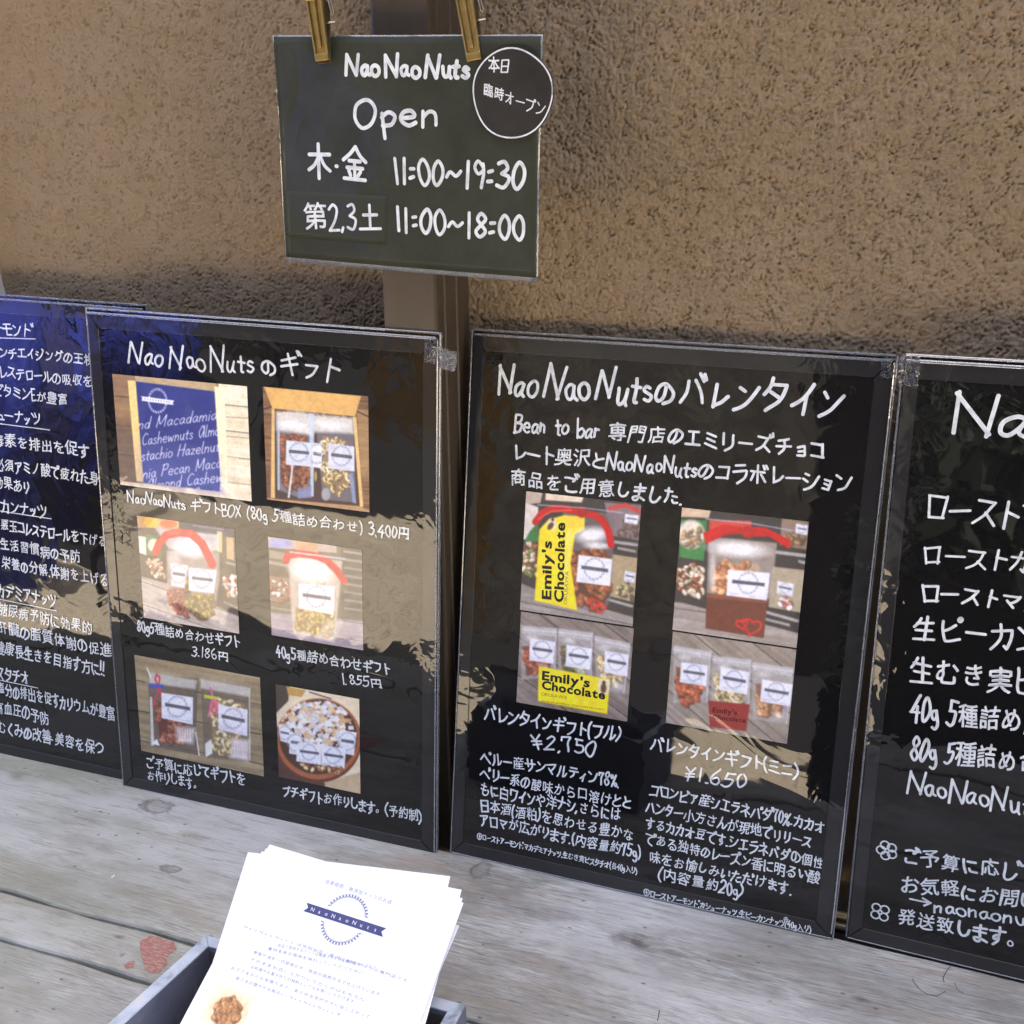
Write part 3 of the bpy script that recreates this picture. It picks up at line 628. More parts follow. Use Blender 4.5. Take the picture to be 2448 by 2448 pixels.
def pic_P6(q):
    s = Pic([(985, 932), (1413, 1012), (1423, 1497), (1003, 1410)], q, 6)
    s.poly([(900, 900), (1500, 900), (1500, 1600), (900, 1600)], (228, 210, 176)); s.poly([(960, 900), (1060, 930), (1050, 1020), (970, 1100)], (60, 48, 40)); s.poly([(1040, 945), (1140, 965), (1120, 1000), (1050, 990)], (190, 150, 70))
    s.line([(1160, 975), (1270, 1010)], 6, (60, 60, 90)); s.poly([(990, 1180), (1080, 1330), (1250, 1450), (1250, 1600), (960, 1600)], (76, 40, 30)); s.poly([(1240, 1440), (1440, 1380), (1440, 1560), (1240, 1500)], (196, 170, 130))
    s.ell(1205, 1225, 222, 215, .1, (96, 46, 24), 1, .02); s.ell(1205, 1215, 216, 208, .1, (170, 92, 50), 1, .02); s.ell(1205, 1205, 200, 192, .1, (74, 40, 26), 1, .03)
    for k in range(360):
        a = s.r.uniform(0, 6.28); r_ = math.sqrt(s.r.uniform(0, 1)); x = 1195 + 178 * r_ * math.cos(a); y = 1150 + 128 * r_ * math.sin(a); t = s.r.uniform(0, 6.28); z = s.r.uniform(9, 22)
        c = [(240, 240, 244), (226, 222, 222), (206, 206, 212), (230, 200, 150), (220, 170, 120), (250, 250, 250)][s.r.randint(6)]
        s.poly([(x + z * math.cos(t + j * 1.57 + s.r.uniform(-.3, .3)), y + z * .8 * math.sin(t + j * 1.57)) for j in range(4)], c, .85)
    for q_ in ([(1000, 1140), (1062, 1150), (1058, 1240), (1010, 1225)], [(1060, 1180), (1120, 1190), (1115, 1300), (1055, 1290)], [(1316, 1170), (1402, 1182), (1388, 1300), (1310, 1285)], [(1100, 1232), (1222, 1246), (1220, 1350), (1092, 1330)], [(1222, 1246), (1348, 1264), (1340, 1368), (1222, 1350)]):
        s.label(q_, (232, 234, 244))
    s.nuts([(1110, 1345), (1330, 1362), (1300, 1395), (1130, 1375)], 26, CASH + BROWN, 13)
    return s
def bags3(s, specs, seed):
    for (q, lab, cols, kind) in specs:
        s.poly(q, (176, 172, 172), .62, soft=6); cx = sum(p[0] for p in q) / 4; y0 = q[0][1]
        s.poly([(q[0][0] + 3, q[0][1] + 3), (q[1][0] - 3, q[1][1] + 3), (q[1][0] - 4, q[1][1] + 42), (q[0][0] + 4, q[0][1] + 38)], (206, 204, 206), .55, soft=6)
        s.line([(q[0][0], q[0][1] + 20), (q[1][0], q[1][1] + 20)], 4, (226, 226, 232), .8)
        a, b, c, d = [np.array(p, float) for p in q]
        P = [a * .62 + d * .38 + (16, 0), b * .62 + c * .38 + (-16, 0), c + (-26, -28), d + (24, -20)]
        s.nuts([tuple(p) for p in P], 48, cols, 15, back=tuple(int(v * .7) for v in cols[0]), kind=kind)
        s.line([tuple(b), tuple(c)], 5, (206, 212, 226), .8); s.shine(cx + 30, float(c[1]) - 40, 26, 16, .5, .5); s.shine(cx - 30, y0 + 60, 30, 14, .1, .45); s.label(lab, (228, 228, 240))
def pic_PA1(q):
    s = Pic([(420, 55), (980, 105), (944, 700), (396, 632)], q, 7)
    s.poly([(300, 0), (1100, 0), (1100, 800), (300, 800)], (58, 52, 50))
    s.poly([(420, 50), (500, 60), (490, 110), (415, 120)], (190, 170, 150)); s.poly([(515, 62), (700, 78), (690, 104), (512, 96)], (226, 206, 180)); s.poly([(415, 110), (480, 130), (478, 290), (405, 290)], (216, 206, 196)); s.poly([(440, 250), (482, 200), (482, 300), (412, 300)], (56, 120, 62))
    s.nuts([(410, 310), (470, 300), (478, 470), (404, 460)], 40, [(216, 186, 156), (150, 90, 60), (230, 214, 196), (110, 130, 60)], 14, back=(110, 70, 46))
    s.poly([(800, 100), (985, 112), (968, 282), (840, 262)], (130, 112, 116)); s.nuts([(880, 180), (965, 190), (960, 270), (870, 258)], 24, [(120, 96, 84), (96, 80, 70)], 13); s.line([(830, 130), (900, 112), (970, 140)], 22, (196, 60, 60)); s.label([(902, 154), (968, 162), (962, 206), (898, 198)])
    s.line([(852, 292), (960, 304)], 15, (196, 194, 190), .75); s.line([(872, 322), (952, 336)], 13, (190, 188, 184), .7)
    s.poly([(842, 352), (964, 368), (952, 584), (830, 556)], (172, 152, 116)); s.label([(905, 430), (955, 440), (950, 490), (900, 480)]); s.nuts([(862, 486), (950, 500), (946, 570), (850, 548)], 22, [(190, 176, 120), (96, 86, 70)], 13); s.line([(822, 572), (940, 602)], 13, (196, 194, 190), .75)
    m = s.polymask([(390, 500), (470, 530), (946, 655), (950, 720), (380, 660)]); s.wood(m, (176, 166, 160), (126, 116, 110), .18, 110, seed=7)
    s.poly([(600, 150), (850, 150), (838, 560), (800, 650), (640, 600)], (120, 108, 108), .7, soft=10)
    s.nuts([(640, 340), (780, 330), (830, 380), (828, 520), (790, 640), (680, 590), (632, 560)], 95, [(158, 88, 52), (136, 72, 42), (176, 104, 64)], 19, back=(96, 54, 38))
    s.poly([(486, 240), (530, 190), (606, 168), (706, 172), (704, 235), (660, 260), (640, 400), (674, 628), (466, 585)], (248, 220, 28)); s.poly([(606, 168), (706, 172), (704, 235), (610, 215)], (250, 206, 60), .8)
    s.shine(740, 260, 76, 36, -.1, .9); s.shine(770, 312, 60, 16, 0, .8); s.poly([(616, 240), (650, 225), (640, 330), (622, 560), (600, 560)], (252, 236, 120), .6)
    s.ell(548, 212, 26, 30, 0, (230, 214, 196), .8); s.ell(540, 222, 12, 20, .6, (70, 40, 30), .9); s.ell(550, 190, 6, 8, 0, (60, 30, 30))
    s.line([(468, 202), (500, 158), (545, 138), (600, 134), (660, 146), (700, 156), (750, 162), (792, 190), (822, 240), (836, 306)], 34, (200, 18, 18)); s.ell(692, 152, 26, 26, 0, (176, 24, 26)); s.line([(480, 190), (540, 150), (640, 142)], 8, (236, 90, 84), .8); s.line([(476, 120), (700, 130), (890, 150)], 5, (190, 196, 214), .8)
    s.label([(678, 358), (842, 376), (832, 508), (668, 490)], (234, 236, 246)); heart(s, 755, 592, 26, .3); heart(s, 786, 615, 24, .3)
    return s
def heart(s, x, y, r, a):
    P = []
    for k in range(24):
        t = k / 24 * 6.2832; u = .062 * 16 * math.sin(t) ** 3; v = -.062 * (13 * math.cos(t) - 5 * math.cos(2*t) - 2 * math.cos(3*t) - math.cos(4*t))
        P.append((x + r * (u * math.cos(a) - v * math.sin(a)), y + r * (u * math.sin(a) + v * math.cos(a))))
    s.line(P + [P[0]], 9, (222, 40, 44))
def pic_PA2(q):
    s = Pic([(395, 640), (943, 708), (918, 1165), (378, 1080)], q, 8)
    s.wood(np.ones(s.X.shape), (160, 148, 138), (98, 84, 76), .62, 150, seed=8)
    bags3(s, [([(396, 706), (566, 716), (562, 950), (400, 972)], [(440, 768), (562, 783), (555, 890), (437, 875)], [(176, 92, 66), (150, 76, 54)], 'almond'),
              ([(574, 716), (742, 732), (738, 960), (580, 950)], [(617, 796), (741, 812), (733, 915), (613, 900)], [(132, 128, 74), (150, 140, 66), (110, 88, 60)], 'almond'),
              ([(750, 746), (926, 780), (900, 1030), (765, 1000)], [(805, 820), (922, 838), (915, 943), (801, 925)], [(216, 186, 136), (230, 206, 160)], 'almond')], 1)
    s.poly([(484, 905), (834, 962), (822, 1134), (480, 1076)], (110, 90, 70), .5, soft=12); s.poly([(484, 903), (832, 960), (820, 1130), (482, 1073)], (250, 222, 26))
    s.poly([(774, 956), (833, 964), (825, 1034), (770, 1027)], (230, 216, 176)); s.ell(800, 1004, 14, 24, 0, (110, 76, 40)); s.ell(802, 976, 8, 9, 0, (70, 44, 34))
    return s
def pic_PB1(q):
    s = Pic([(1180, 130), (1798, 195), (1738, 812), (1135, 722)], q, 9)
    s.poly([(1000, 0), (1900, 0), (1900, 900), (1000, 900)], (60, 54, 52)); s.poly([(1180, 125), (1320, 145), (1310, 180), (1175, 175)], (206, 180, 150)); s.poly([(1172, 190), (1302, 192), (1286, 388), (1168, 370)], (58, 130, 66)); s.ell(1225, 260, 64, 70, 0, (226, 214, 196)); s.nuts([(1180, 230), (1270, 230), (1260, 320), (1180, 320)], 24, [(200, 160, 120), (140, 120, 90)], 14)
    s.nuts([(1150, 440), (1230, 400), (1290, 430), (1280, 570), (1170, 540)], 90, [(216, 190, 160), (160, 90, 60), (232, 216, 190), (90, 70, 50)], 15, back=(120, 76, 50))
    s.poly([(1665, 180), (1795, 196), (1788, 334), (1655, 310)], (140, 116, 100)); s.nuts([(1670, 240), (1780, 250), (1778, 320), (1665, 305)], 30, [(170, 130, 90), (110, 90, 66)], 13); s.label([(1735, 205), (1792, 214), (1788, 262), (1730, 252)])
    s.line([(1640, 345), (1780, 362)], 17, (206, 204, 200), .75); s.line([(1752, 390), (1776, 396)], 15, (200, 200, 196), .7); s.poly([(1620, 415), (1776, 432), (1760, 640), (1600, 612)], (172, 158, 132)); s.label([(1645, 485), (1726, 500), (1716, 562), (1640, 545)]); s.nuts([(1660, 560), (1720, 570), (1710, 620), (1655, 605)], 16, [(190, 110, 90), (230, 225, 225)], 13)
    s.line([(1592, 638), (1742, 680)], 15, (206, 204, 200), .75); s.line([(1590, 672), (1700, 700)], 13, (200, 200, 196), .7)
    m = s.polymask([(1100, 585), (1180, 590), (1745, 740), (1760, 850), (1100, 760)]); s.wood(m, (186, 174, 164), (134, 122, 112), .15, 120, seed=9)
    s.poly([(1312, 190), (1516, 192), (1514, 260), (1312, 250)], (206, 70, 56)); s.poly([(1310, 270), (1642, 300), (1610, 575), (1300, 545)], (176, 160, 150), .78, soft=10)
    s.nuts([(1375, 400), (1550, 400), (1560, 440), (1400, 540), (1340, 540), (1340, 430)], 40, [(206, 140, 96), (222, 164, 116), (190, 120, 80)], 24, back=(190, 160, 130)); s.shine(1450, 330, 130, 36, .08, .9); s.shine(1330, 450, 14, 90, 0, .5)
    s.poly([(1300, 545), (1597, 575), (1578, 764), (1294, 716)], (112, 58, 42)); s.poly([(1300, 545), (1597, 575), (1595, 595), (1299, 566)], (150, 90, 66), .6)
    s.poly([(1282, 252), (1380, 210), (1470, 222), (1480, 256), (1390, 262), (1295, 306)], (204, 20, 18)); s.poly([(1490, 222), (1580, 222), (1710, 288), (1702, 332), (1600, 268), (1500, 270)], (200, 18, 18)); s.ell(1500, 248, 34, 30, .3, (180, 24, 26)); s.line([(1400, 262), (1470, 236)], 7, (150, 20, 24), .6); s.line([(1530, 236), (1620, 262)], 7, (150, 20, 24), .6)
    s.line([(1296, 184), (1520, 206), (1720, 240)], 5, (176, 190, 226), .9)
    s.label([(1405, 430), (1608, 447), (1592, 580), (1396, 556)], (236, 236, 246)); heart(s, 1472, 695, 28, -.2); heart(s, 1520, 708, 44, .25)
    return s
def pic_PB2(q):
    s = Pic([(1135, 730), (1738, 820), (1692, 1262), (1102, 1190)], q, 10)
    s.wood(np.ones(s.X.shape), (182, 168, 152), (112, 100, 88), .68, 150, seed=10)
    bags3(s, [([(1135, 800), (1330, 830), (1310, 1080), (1140, 1090)], [(1180, 885), (1316, 900), (1308, 1003), (1172, 985)], [(182, 100, 68), (150, 78, 54)], 'almond'),
              ([(1338, 850), (1524, 868), (1512, 1120), (1330, 1090)], [(1380, 906), (1518, 930), (1508, 1038), (1369, 1018)], CASH, 'cashew'),
              ([(1530, 880), (1722, 905), (1690, 1170), (1535, 1150)], [(1578, 962), (1720, 984), (1706, 1088), (1569, 1068)], [(196, 130, 90), (214, 160, 110)], 'almond')], 2)
    s.poly([(1318, 1072), (1520, 1084), (1502, 1212), (1326, 1200)], (150, 40, 36)); s.nuts([(1150, 990), (1290, 1010), (1270, 1100), (1160, 1090)], 26, [(182, 90, 56), (206, 110, 70)], 17)
    return s

# ------------------------------------------------------------------ the setting
rng0 = np.random.RandomState(7)
def fft_noise(ny, nx, lam, step, seed, width=.5):
    r = np.random.RandomState(seed); f = np.fft.rfft2(r.normal(size=(ny, nx)))
    ky = np.fft.fftfreq(ny, step)[:, None]; kx = np.fft.rfftfreq(nx, step)[None]
    k = np.hypot(kx, ky); k0 = 1 / lam; f *= np.exp(-((np.log((k + 1e-9) / k0)) / width) ** 2)
    g = np.fft.irfft2(f, s=(ny, nx)); return g / g.std()

N = NT('stucco_wall'); v = N.coord()
c = N.mix(N.ramp(N.noise(v, 3.0, 3), [(0.35, 0), (0.65, 1)]), (0.236, 0.174, 0.106), (0.270, 0.200, 0.124))
c = N.mix(N.ramp(N.noise(v, 120, 3), [(0.3, 0), (0.7, 1)]), N.mix(0.18, c, (0.17, 0.12, 0.075)), c)
N.l(c, N.b.inputs['Base Color']); N.b.inputs['Roughness'].default_value = 0.85; N.b.inputs['Specular IOR Level'].default_value = 0.3
N.l(N.bump(N.noise(v, 420, 4, 0.6), 0.0009), N.b.inputs['Normal'])
M_STUCCO = N.m
WY = 0.012
def build_wall():
    st = 0.0011; x0, x1, z0, z1 = -0.300, 0.76, 0.33, 0.80
    nx = int((x1 - x0) / st) + 1; nz = int((z1 - z0) / st) + 1
    X, Z = np.meshgrid(np.linspace(x0, x1, nx), np.linspace(z0, z1, nz))
    a = fft_noise(nz, nx, 0.0052, st, 1, .55); b = fft_noise(nz, nx, 0.014, st, 2, .5); cc = fft_noise(nz, nx, 0.0029, st, 3, .35); big = fft_noise(nz, nx, 0.10, st, 4, .6)
    dens = fft_noise(nz, nx, 0.035, st, 5, .6)
    # trowelled lumps with pits: flatter on the left, rougher on the right
    t = np.clip((X + 0.22) / 0.45, 0, 1)
    h = .65 * a + .45 * b + .75 * cc
    th = 0.0 + 1.0 * t
    up = np.minimum(h, th) + .15 * np.maximum(h - th, 0)
    pit = np.maximum(-h - (1.25 - .30 * dens), 0)
    D = 0.00050 * up * (.70 + .55 * t) - 0.0010 * np.minimum(pit, 1.2) + 0.0008 * big
    e = np.minimum.reduce([(X - x0), (x1 - X), (z1 - Z), (Z - z0)]) / 0.02; D *= np.clip(e, 0, 1)
    V = np.stack([X, WY - D, Z], -1).reshape(-1, 3)
    i = np.arange((nz - 1) * (nx - 1)); q = (i // (nx - 1)) * nx + i % (nx - 1)
    F = np.stack([q, q + 1, q + nx + 1, q + nx], 1)
    nb = len(V); extra = []; fe = []
    def quad(xa, za, xb, zb):
        k = nb + len(extra); extra.extend([(xa, WY, za), (xb, WY, za), (xb, WY, zb), (xa, WY, zb)]); fe.append((k, k+1, k+2, k+3))
    quad(x1, -.55, 7, z1); quad(x0, z1, 7, 2.3); quad(x0, -.55, x1, z0); quad(-7, 2.05, x0, 2.3); quad(-7, -.55, -1.75, 2.05)
    k = nb + len(extra); extra.extend([(-7, WY, 2.3), (7, WY, 2.3), (7, 5, 2.3), (-7, 5, 2.3)]); fe.append((k, k+1, k+2, k+3))
    V = np.concatenate([V, np.array(extra)]); F = np.concatenate([F, np.array(fe)])
    o = fast_mesh('wall', V, F, M_STUCCO, smooth=True)
    tag(o, 'rough brown stucco wall behind the row of black menu boards', 'wall', kind='structure')
build_wall()

# weathered bench planks
def plank_mat(name, base, dark, light, warm, spots, seed, cracks=0.0):
    N = NT(name); tc = N.n('TexCoord'); co = tc.outputs['Object']
    def mp(sx, sy, sz, lx=0):
        m = N.n('Mapping'); N.l(co, m.inputs[0]); m.inputs['Scale'].default_value = (sx, sy, sz); m.inputs['Location'].default_value = (lx + seed * 1.7, seed * .9, 0); return m.outputs[0]
    wv = N.n('VectorMath', operation='ADD')
    nn = N.n('TexNoise'); nn.inputs['Scale'].default_value = 7; nn.inputs['Detail'].default_value = 1; N.l(mp(1, 1, 1), nn.inputs[0])
    sc = N.n('VectorMath', operation='SCALE'); N.l(nn.outputs['Color'], sc.inputs[0]); sc.inputs['Scale'].default_value = 0.008
    N.l(co, wv.inputs[0]); N.l(sc.outputs[0], wv.inputs[1])
    def mw(sx, sy, lx=0):
        m = N.n('Mapping'); N.l(wv.outputs[0], m.inputs[0]); m.inputs['Scale'].default_value = (sx, sy, 1); m.inputs['Location'].default_value = (lx + seed * 1.7, seed * .9, 0); return m.outputs[0]
    g1 = N.noise(mw(20, 300), 1.0, 6, 0.7); g2 = N.noise(mw(45, 600), 1.0, 4, 0.65); g3 = N.noise(mw(5, 45, 3), 1.0, 4, .55); blot = N.noise(mp(9, 22, 1, 4), 1.0, 4, .6); fib = N.noise(mw(48, 620, 2), 1.0, 4, .65)
    base, dark, light, warm = [np.array(q, float) for q in (base, dark, light, warm)]
    c = N.mix(N.ramp(g1, [(0.38, 0), (0.54, 1)]), dark, base)
    c = N.mix(N.ramp(g2, [(0.46, 0), (0.60, .85)]), c, light)
    c = N.mix(N.ramp(g3, [(0.48, 0), (0.62, .75)]), c, warm)
    c = N.mix(N.ramp(blot, [(0.40, .55), (0.50, 0)]), c, dark * .9)
    c = N.mix(N.ramp(N.noise(mp(14, 30, 1, 9), 1.0, 6, .65), [(0.50, 0), (0.68, .55)]), c, light * 1.08)
    c = N.mix(N.ramp(fib, [(0.33, .8), (0.43, 0)]), c, dark * .55)
    c = N.mix(N.ramp(N.noise(mp(5, 12, 1, 13), 1.0, 5, .65), [(0.42, .6), (0.56, 0)]), c, dark * 1.05)
    gx = N.n('SeparateXYZ'); N.l(co, gx.inputs[0])
    c = N.mix(N.ramp(N.math('ADD', gx.outputs[0], 0.35), [(0.15, .6), (0.6, 0)]), c, np.array([.31, .32, .24]))
    c = N.mix(N.ramp(N.noise(mp(3.2, 9, 1, 21), 1.0, 6, .65), [(0.47, 0), (0.60, .55)]), c, np.array([.53, .535, .525]))
    c = N.mix(N.ramp(N.noise(mw(20, 150, 31), 1.0, 6, .75), [(0.54, 0), (0.64, .6)]), c, np.array([.22, .20, .175]))
    # dark pinholes
    vo = N.n('TexVoronoi'); vo.inputs['Scale'].default_value = 1.0; N.l(mp(45, 90, 1, 2), vo.inputs['Vector'])
    c = N.mix(N.ramp(vo.outputs[0], [(0.05, .7), (0.10, 0)]), c, dark * .35)
    ed = N.noise(mp(70, 110, 1, 6), 1.0, 5, .7)
    for (x, y, rx, ry, col, st, ringy) in spots:
        dx = N.math('DIVIDE', N.math('SUBTRACT', gx.outputs[0], x), rx); dy = N.math('DIVIDE', N.math('SUBTRACT', gx.outputs[1], y), ry)
        d = N.math('SQRT', N.math('ADD', N.math('MULTIPLY', dx, dx), N.math('MULTIPLY', dy, dy)))
        d = N.math('ADD', d, N.math('MULTIPLY', N.math('SUBTRACT', ed, 0.5), 2.0))
        if ringy:
            f = N.ramp(d, [(0.0, st * .35), (0.5, st * .3), (0.75, st * .85), (1.0, st * .25), (1.4, 0)])
        elif ringy is None: f = N.ramp(d, [(0.82, st), (0.90, 0)])
        else: f = N.ramp(d, [(0.1, st), (1.0, 0)])
        c = N.mix(f, c, np.array(col, float))
    N.l(c, N.b.inputs['Base Color']); N.b.inputs['Roughness'].default_value = 0.75; N.b.inputs['Specular IOR Level'].default_value = 0.25
    h = N.math('ADD', N.math('MULTIPLY', g1, 0.0009), N.math('ADD', N.math('MULTIPLY', g2, 0.0006), N.math('MULTIPLY', fib, 0.0006)))
    N.l(N.bump(h, 1.0, 0.9), N.b.inputs['Normal']); return N.m

bench = thing('bench', 'long weathered grey wooden bench under the menu boards', 'bench', Matrix.Translation((0.15, -0.35, -0.55)))
def plank(y0, y1, z, mat, seed, label=None, x0=-2.0, x1=3.0):
    st = 0.006; n = int((x1 - x0) / st); r = np.random.RandomState(seed)
    xs = np.linspace(x0, x1, n)
    def edge(amp):
        q = np.convolve(r.normal(size=n + 40), np.hanning(18), 'same')[20:20 + n]; q2 = np.convolve(r.normal(size=n + 40), np.hanning(5), 'same')[20:20 + n]
        return amp * (q * .25 + q2 * .12)
    ea, eb = edge(.0011), edge(.0011); V = []; F = []
    prof = [(y0, -0.028, 0), (y0, -0.0025, 0), (y0 + .0008, -.0008, 0), (y0 + .003, 0, 0), ((y0+y1)/2, 0, -1), (y1 - .003, 0, 1), (y1 - .0008, -.0008, 1), (y1, -.0025, 1), (y1, -.028, 1)]
    for i in range(n):
        for (y, dz, sd_) in prof:
            o_ = ea[i] if sd_ == 0 else (eb[i] if sd_ == 1 else 0); V.append((xs[i], y + o_, z + dz))
    m = len(prof)
    for i in range(n - 1):
        for j in range(m - 1): F.append((i*m + j, (i+1)*m + j, (i+1)*m + j + 1, i*m + j + 1))
        F.append((i*m + m - 1, (i+1)*m + m - 1, (i+1)*m, i*m))
    o = mesh_obj('plank', V, F, mat); o.parent = bench; o.matrix_parent_inverse = bench.matrix_world.inverted()
    if label: o['label'] = label
    return o
GREY = ((.385, .38, .355), (.19, .18, .155), (.53, .53, .51), (.32, .28, .23))
KN = (.10, .09, .075); RED = (.33, .075, .065)
m1 = plank_mat('plank_wide', *GREY, [(-.1108, -.103, .017, .011, KN, .75, True), (-.0468, -.1717, .010, .006, KN, .8, True), (.3251, -.1267, .021, .010, (.085, .07, .055), .85, False), (.355, -.130, .03, .004, (.14, .12, .10), .7, False),
     (.1898, -.0883, .009, .012, KN, .65, True), (.1377, -.0956, .035, .010, (.33, .25, .19), .7, False), (-.055, -.128, .02, .006, (.26, .22, .16), .7, False), (.4858, -.1303, .007, .0035, (.09, .08, .06), .8, False), (.2, -.20, .05, .018, (.20, .185, .17), .6, False), (-.26, -.105, .012, .008, (.16, .15, .10), .6, False)], 1)
m2 = plank_mat('plank_narrow', (.385, .38, .345), (.23, .22, .185), (.50, .50, .47), (.36, .32, .26), [(-.035, -.2500, .006, .003, KN, .7, False), (-.19, -.26, .006, .004, KN, .7, False), (-.02, -.265, .003, .003, KN, .7, False)], 2)
m3 = plank_mat('plank_front', (.33, .325, .32), (.21, .205, .195), (.45, .45, .44), (.30, .26, .22), [], 3)
plank(-.2355, -.0735, 0.0, m1, 1)
plank(-.2795, -.2385, -.0006, m2, 2, 'narrow plank with a flaked patch of red paint')
plank(-.4200, -.2810, -.0022, m3, 3)
plank(-.4980, -.4240, -.0010, m3, 4)
mwood = simple('bench_frame_wood', (.16, .15, .135), .8, var=.3, vscale=18)
for x in (-1.7, .9, 2.7):
    b = MB(); b.box(x, -.49, -.55, x + .08, -.42, -.029); b.box(x, -.16, -.55, x + .08, -.09, -.029); b.box(x + .01, -.42, -.12, x + .07, -.16, -.03)
    o = b.build('leg_frame', mwood); o.parent = bench; o.matrix_parent_inverse = bench.matrix_world.inverted()
b = MB()
ink_crack = simple('crack_dark_brown', (.10, .085, .07), .9)  # flat dark brown for the cracks in the planks
def cr(pts, wd):
    P = np.array(pts) * 1000; return P, wd
cv = []; cf = []
for P, wd in (cr([(.5424, -.0766), (.540, -.082), (.5375, -.090), (.5385, -.0945)], .8), cr([(.5175, -.0985), (.5215, -.106), (.5275, -.1105), (.534, -.1095), (.5395, -.103)], .8), cr([(.545, -.092), (.547, -.099), (.551, -.101)], .6),
              cr([(.3582, -.187), (.3590, -.196)], .9), cr([(.185, -.082), (.1815, -.089), (.184, -.096)], .8), cr([(-.122, -.101), (-.118, -.109), (-.108, -.1115)], .45), cr([(-.052, -.171), (-.046, -.1745), (-.040, -.172)], .45)):
    sm = []
    for k in range(len(P) - 1):
        for t in np.linspace(0, 1, 5, endpoint=False): sm.append(P[k] * (1 - t) + P[k+1] * t + rng0.normal(0, .12, 2))
    sm.append(P[-1]); vv, ff = ribbon(np.array(sm), wd * .75)
    o = mesh_obj('crack', [(p[0] / 1000, p[1] / 1000, .00035) for p in vv], ff, ink_crack); o.parent = bench; o.matrix_parent_inverse = bench.matrix_world.inverted()
# spot nail head-like white fleck
b = MB(); b.box(-.0838, -.1968, .0002, -.0826, -.1932, .0008); o = b.build('paint_fleck', simple('white_fleck', (.7, .7, .7), .6)); o.parent = bench; o.matrix_parent_inverse = bench.matrix_world.inverted()

def ragged(P, seed):
    r = np.random.RandomState(seed); out = []; n = len(P)
    for i in range(n):
        a = np.array(P[i]); b = np.array(P[(i+1) % n])
        for t in np.linspace(0, 1, 6, endpoint=False): out.append(a * (1 - t) + b * t + r.normal(0, .00045, 2))
    return out
N = NT('flaked_red_paint'); v = N.coord(60, 220, 1); N.l(N.mix(N.ramp(N.noise(v, 3, 5, .7), [(.44, 0), (.62, .85)]), (.33, .115, .095), (.40, .33, .27)), N.b.inputs['Base Color']); N.b.inputs['Roughness'].default_value = .7; M_REDP = N.m
for k, PP in enumerate(([(-0.017, -0.2474), (-0.0118, -0.2409), (-0.0018, -0.241), (0.0076, -0.2413), (0.0145, -0.2469), (0.0114, -0.2533), (0.0163, -0.262), (0.0164, -0.2705), (0.0116, -0.2743), (0.0025, -0.2704), (-0.0048, -0.2626), (-0.0125, -0.2548)], [(-0.0127, -0.2733), (-0.0109, -0.2683), (-0.0069, -0.2678), (-0.004, -0.2728), (-0.0079, -0.2759)])):
    Q = ragged(PP, k); c0 = sum(Q) / len(Q); V = [(c0[0], c0[1], -.00015)] + [(q[0], q[1], -.0002) for q in Q]; n = len(Q)
    o = mesh_obj('paint_patch', V, [(0, 1 + (i + 1) % n, 1 + i) for i in range(n)], M_REDP); o.parent = bench; o.matrix_parent_inverse = bench.matrix_world.inverted(); o['label'] = 'red paint flake'
b = MB(); b.box(-2, -.0725, -.075, 3, .0100, -.0345); o = b.build('added_gap_filler', simple('gap_filler_dark', (.03, .026, .022), .9)); o.parent = bench; o.matrix_parent_inverse = bench.matrix_world.inverted()  # dark filler added in the rear gap to keep bounced light out

# downpipe post on the wall
def post_mat():
    N = NT('brown_enamel'); v = N.coord(6, 6, 1.2); f = N.noise(v, 8, 5, .6)
    N.l(N.ramp(f, [(0.3, (.050, .035, .021)), (0.7, (.068, .048, .029))]), N.b.inputs['Base Color']); N.b.inputs['Roughness'].default_value = .42
    v2 = N.coord(300, 300, 12); N.l(N.bump(N.noise(v2, 1, 3), .00012), N.b.inputs['Normal']); return N.m
M_POST = post_mat()
pts = [(.1045, .0115), (.1045, -.046), (.1052, -.0475), (.107, -.048), (.1450, -.048), (.1466, -.0474), (.1472, -.046), (.1472, -.036), (.1458, -.0352), (.1458, -.0325), (.1472, -.0317), (.1472, -.014), (.1460, -.0132), (.1460, -.0105), (.1472, -.0098), (.1472, .0115)]
b = MB(); b.prism(pts, -.55, 2.28); pm = b.build('drain_post', M_POST)
tag(pm, 'square dark brown metal post fixed upright to the stucco wall', 'post')
sc_ = pen_lines('scratch', [np.array([(118.5, 417), (119.2, 412), (121.5, 410), (122.6, 416)]), np.array([(128, 405), (129, 395)])], .35, 0, simple('scratch', (.2, .17, .14), .6), None)
sc_.matrix_world = Matrix(((1, 0, 0, 0), (0, 0, -1, -.0484), (0, 1, 0, 0), (0, 0, 0, 1))); sc_.parent = pm
# dark frame and pale sealant where the wall ends on the left
b = MB(); b.box(-.375, -.018, -.55, -.309, .06, 2.04, .002); fr = b.build('window_frame_post', simple('dark_bronze', (.035, .027, .022), .4)); 
tag(fr, 'dark bronze window frame post at the left end of the stucco wall', 'window frame')
SV = []; SF = []; rs = np.random.RandomState(3)
for i in range(160):
    z = -.05 + i * .0056; wv = .0016 * math.sin(i * .7) + rs.uniform(-.0008, .0008); SV += [(-.3095, .0055, z), (-.3052 + wv * .3, .0015, z), (-.3005 + wv, .0035, z), (-.2990 + wv, .0110, z)]
    if i: 
        for j in range(3): SF.append((4*i + j - 4, 4*i + j - 3, 4*i + j + 1, 4*i + j))
o = mesh_obj('sealant_bead', SV, SF, simple('sealant', (.46, .42, .36), .6, bump=.0005, bscale=150), fr, smooth=True)
b = MB(); b.box(-1.75, .03, -.55, -.376, .04, 2.04); wp = b.build('shop_window', simple('dark_glass', (.02, .022, .025), .05))
tag(wp, 'dark shop window beyond the frame post', 'window')

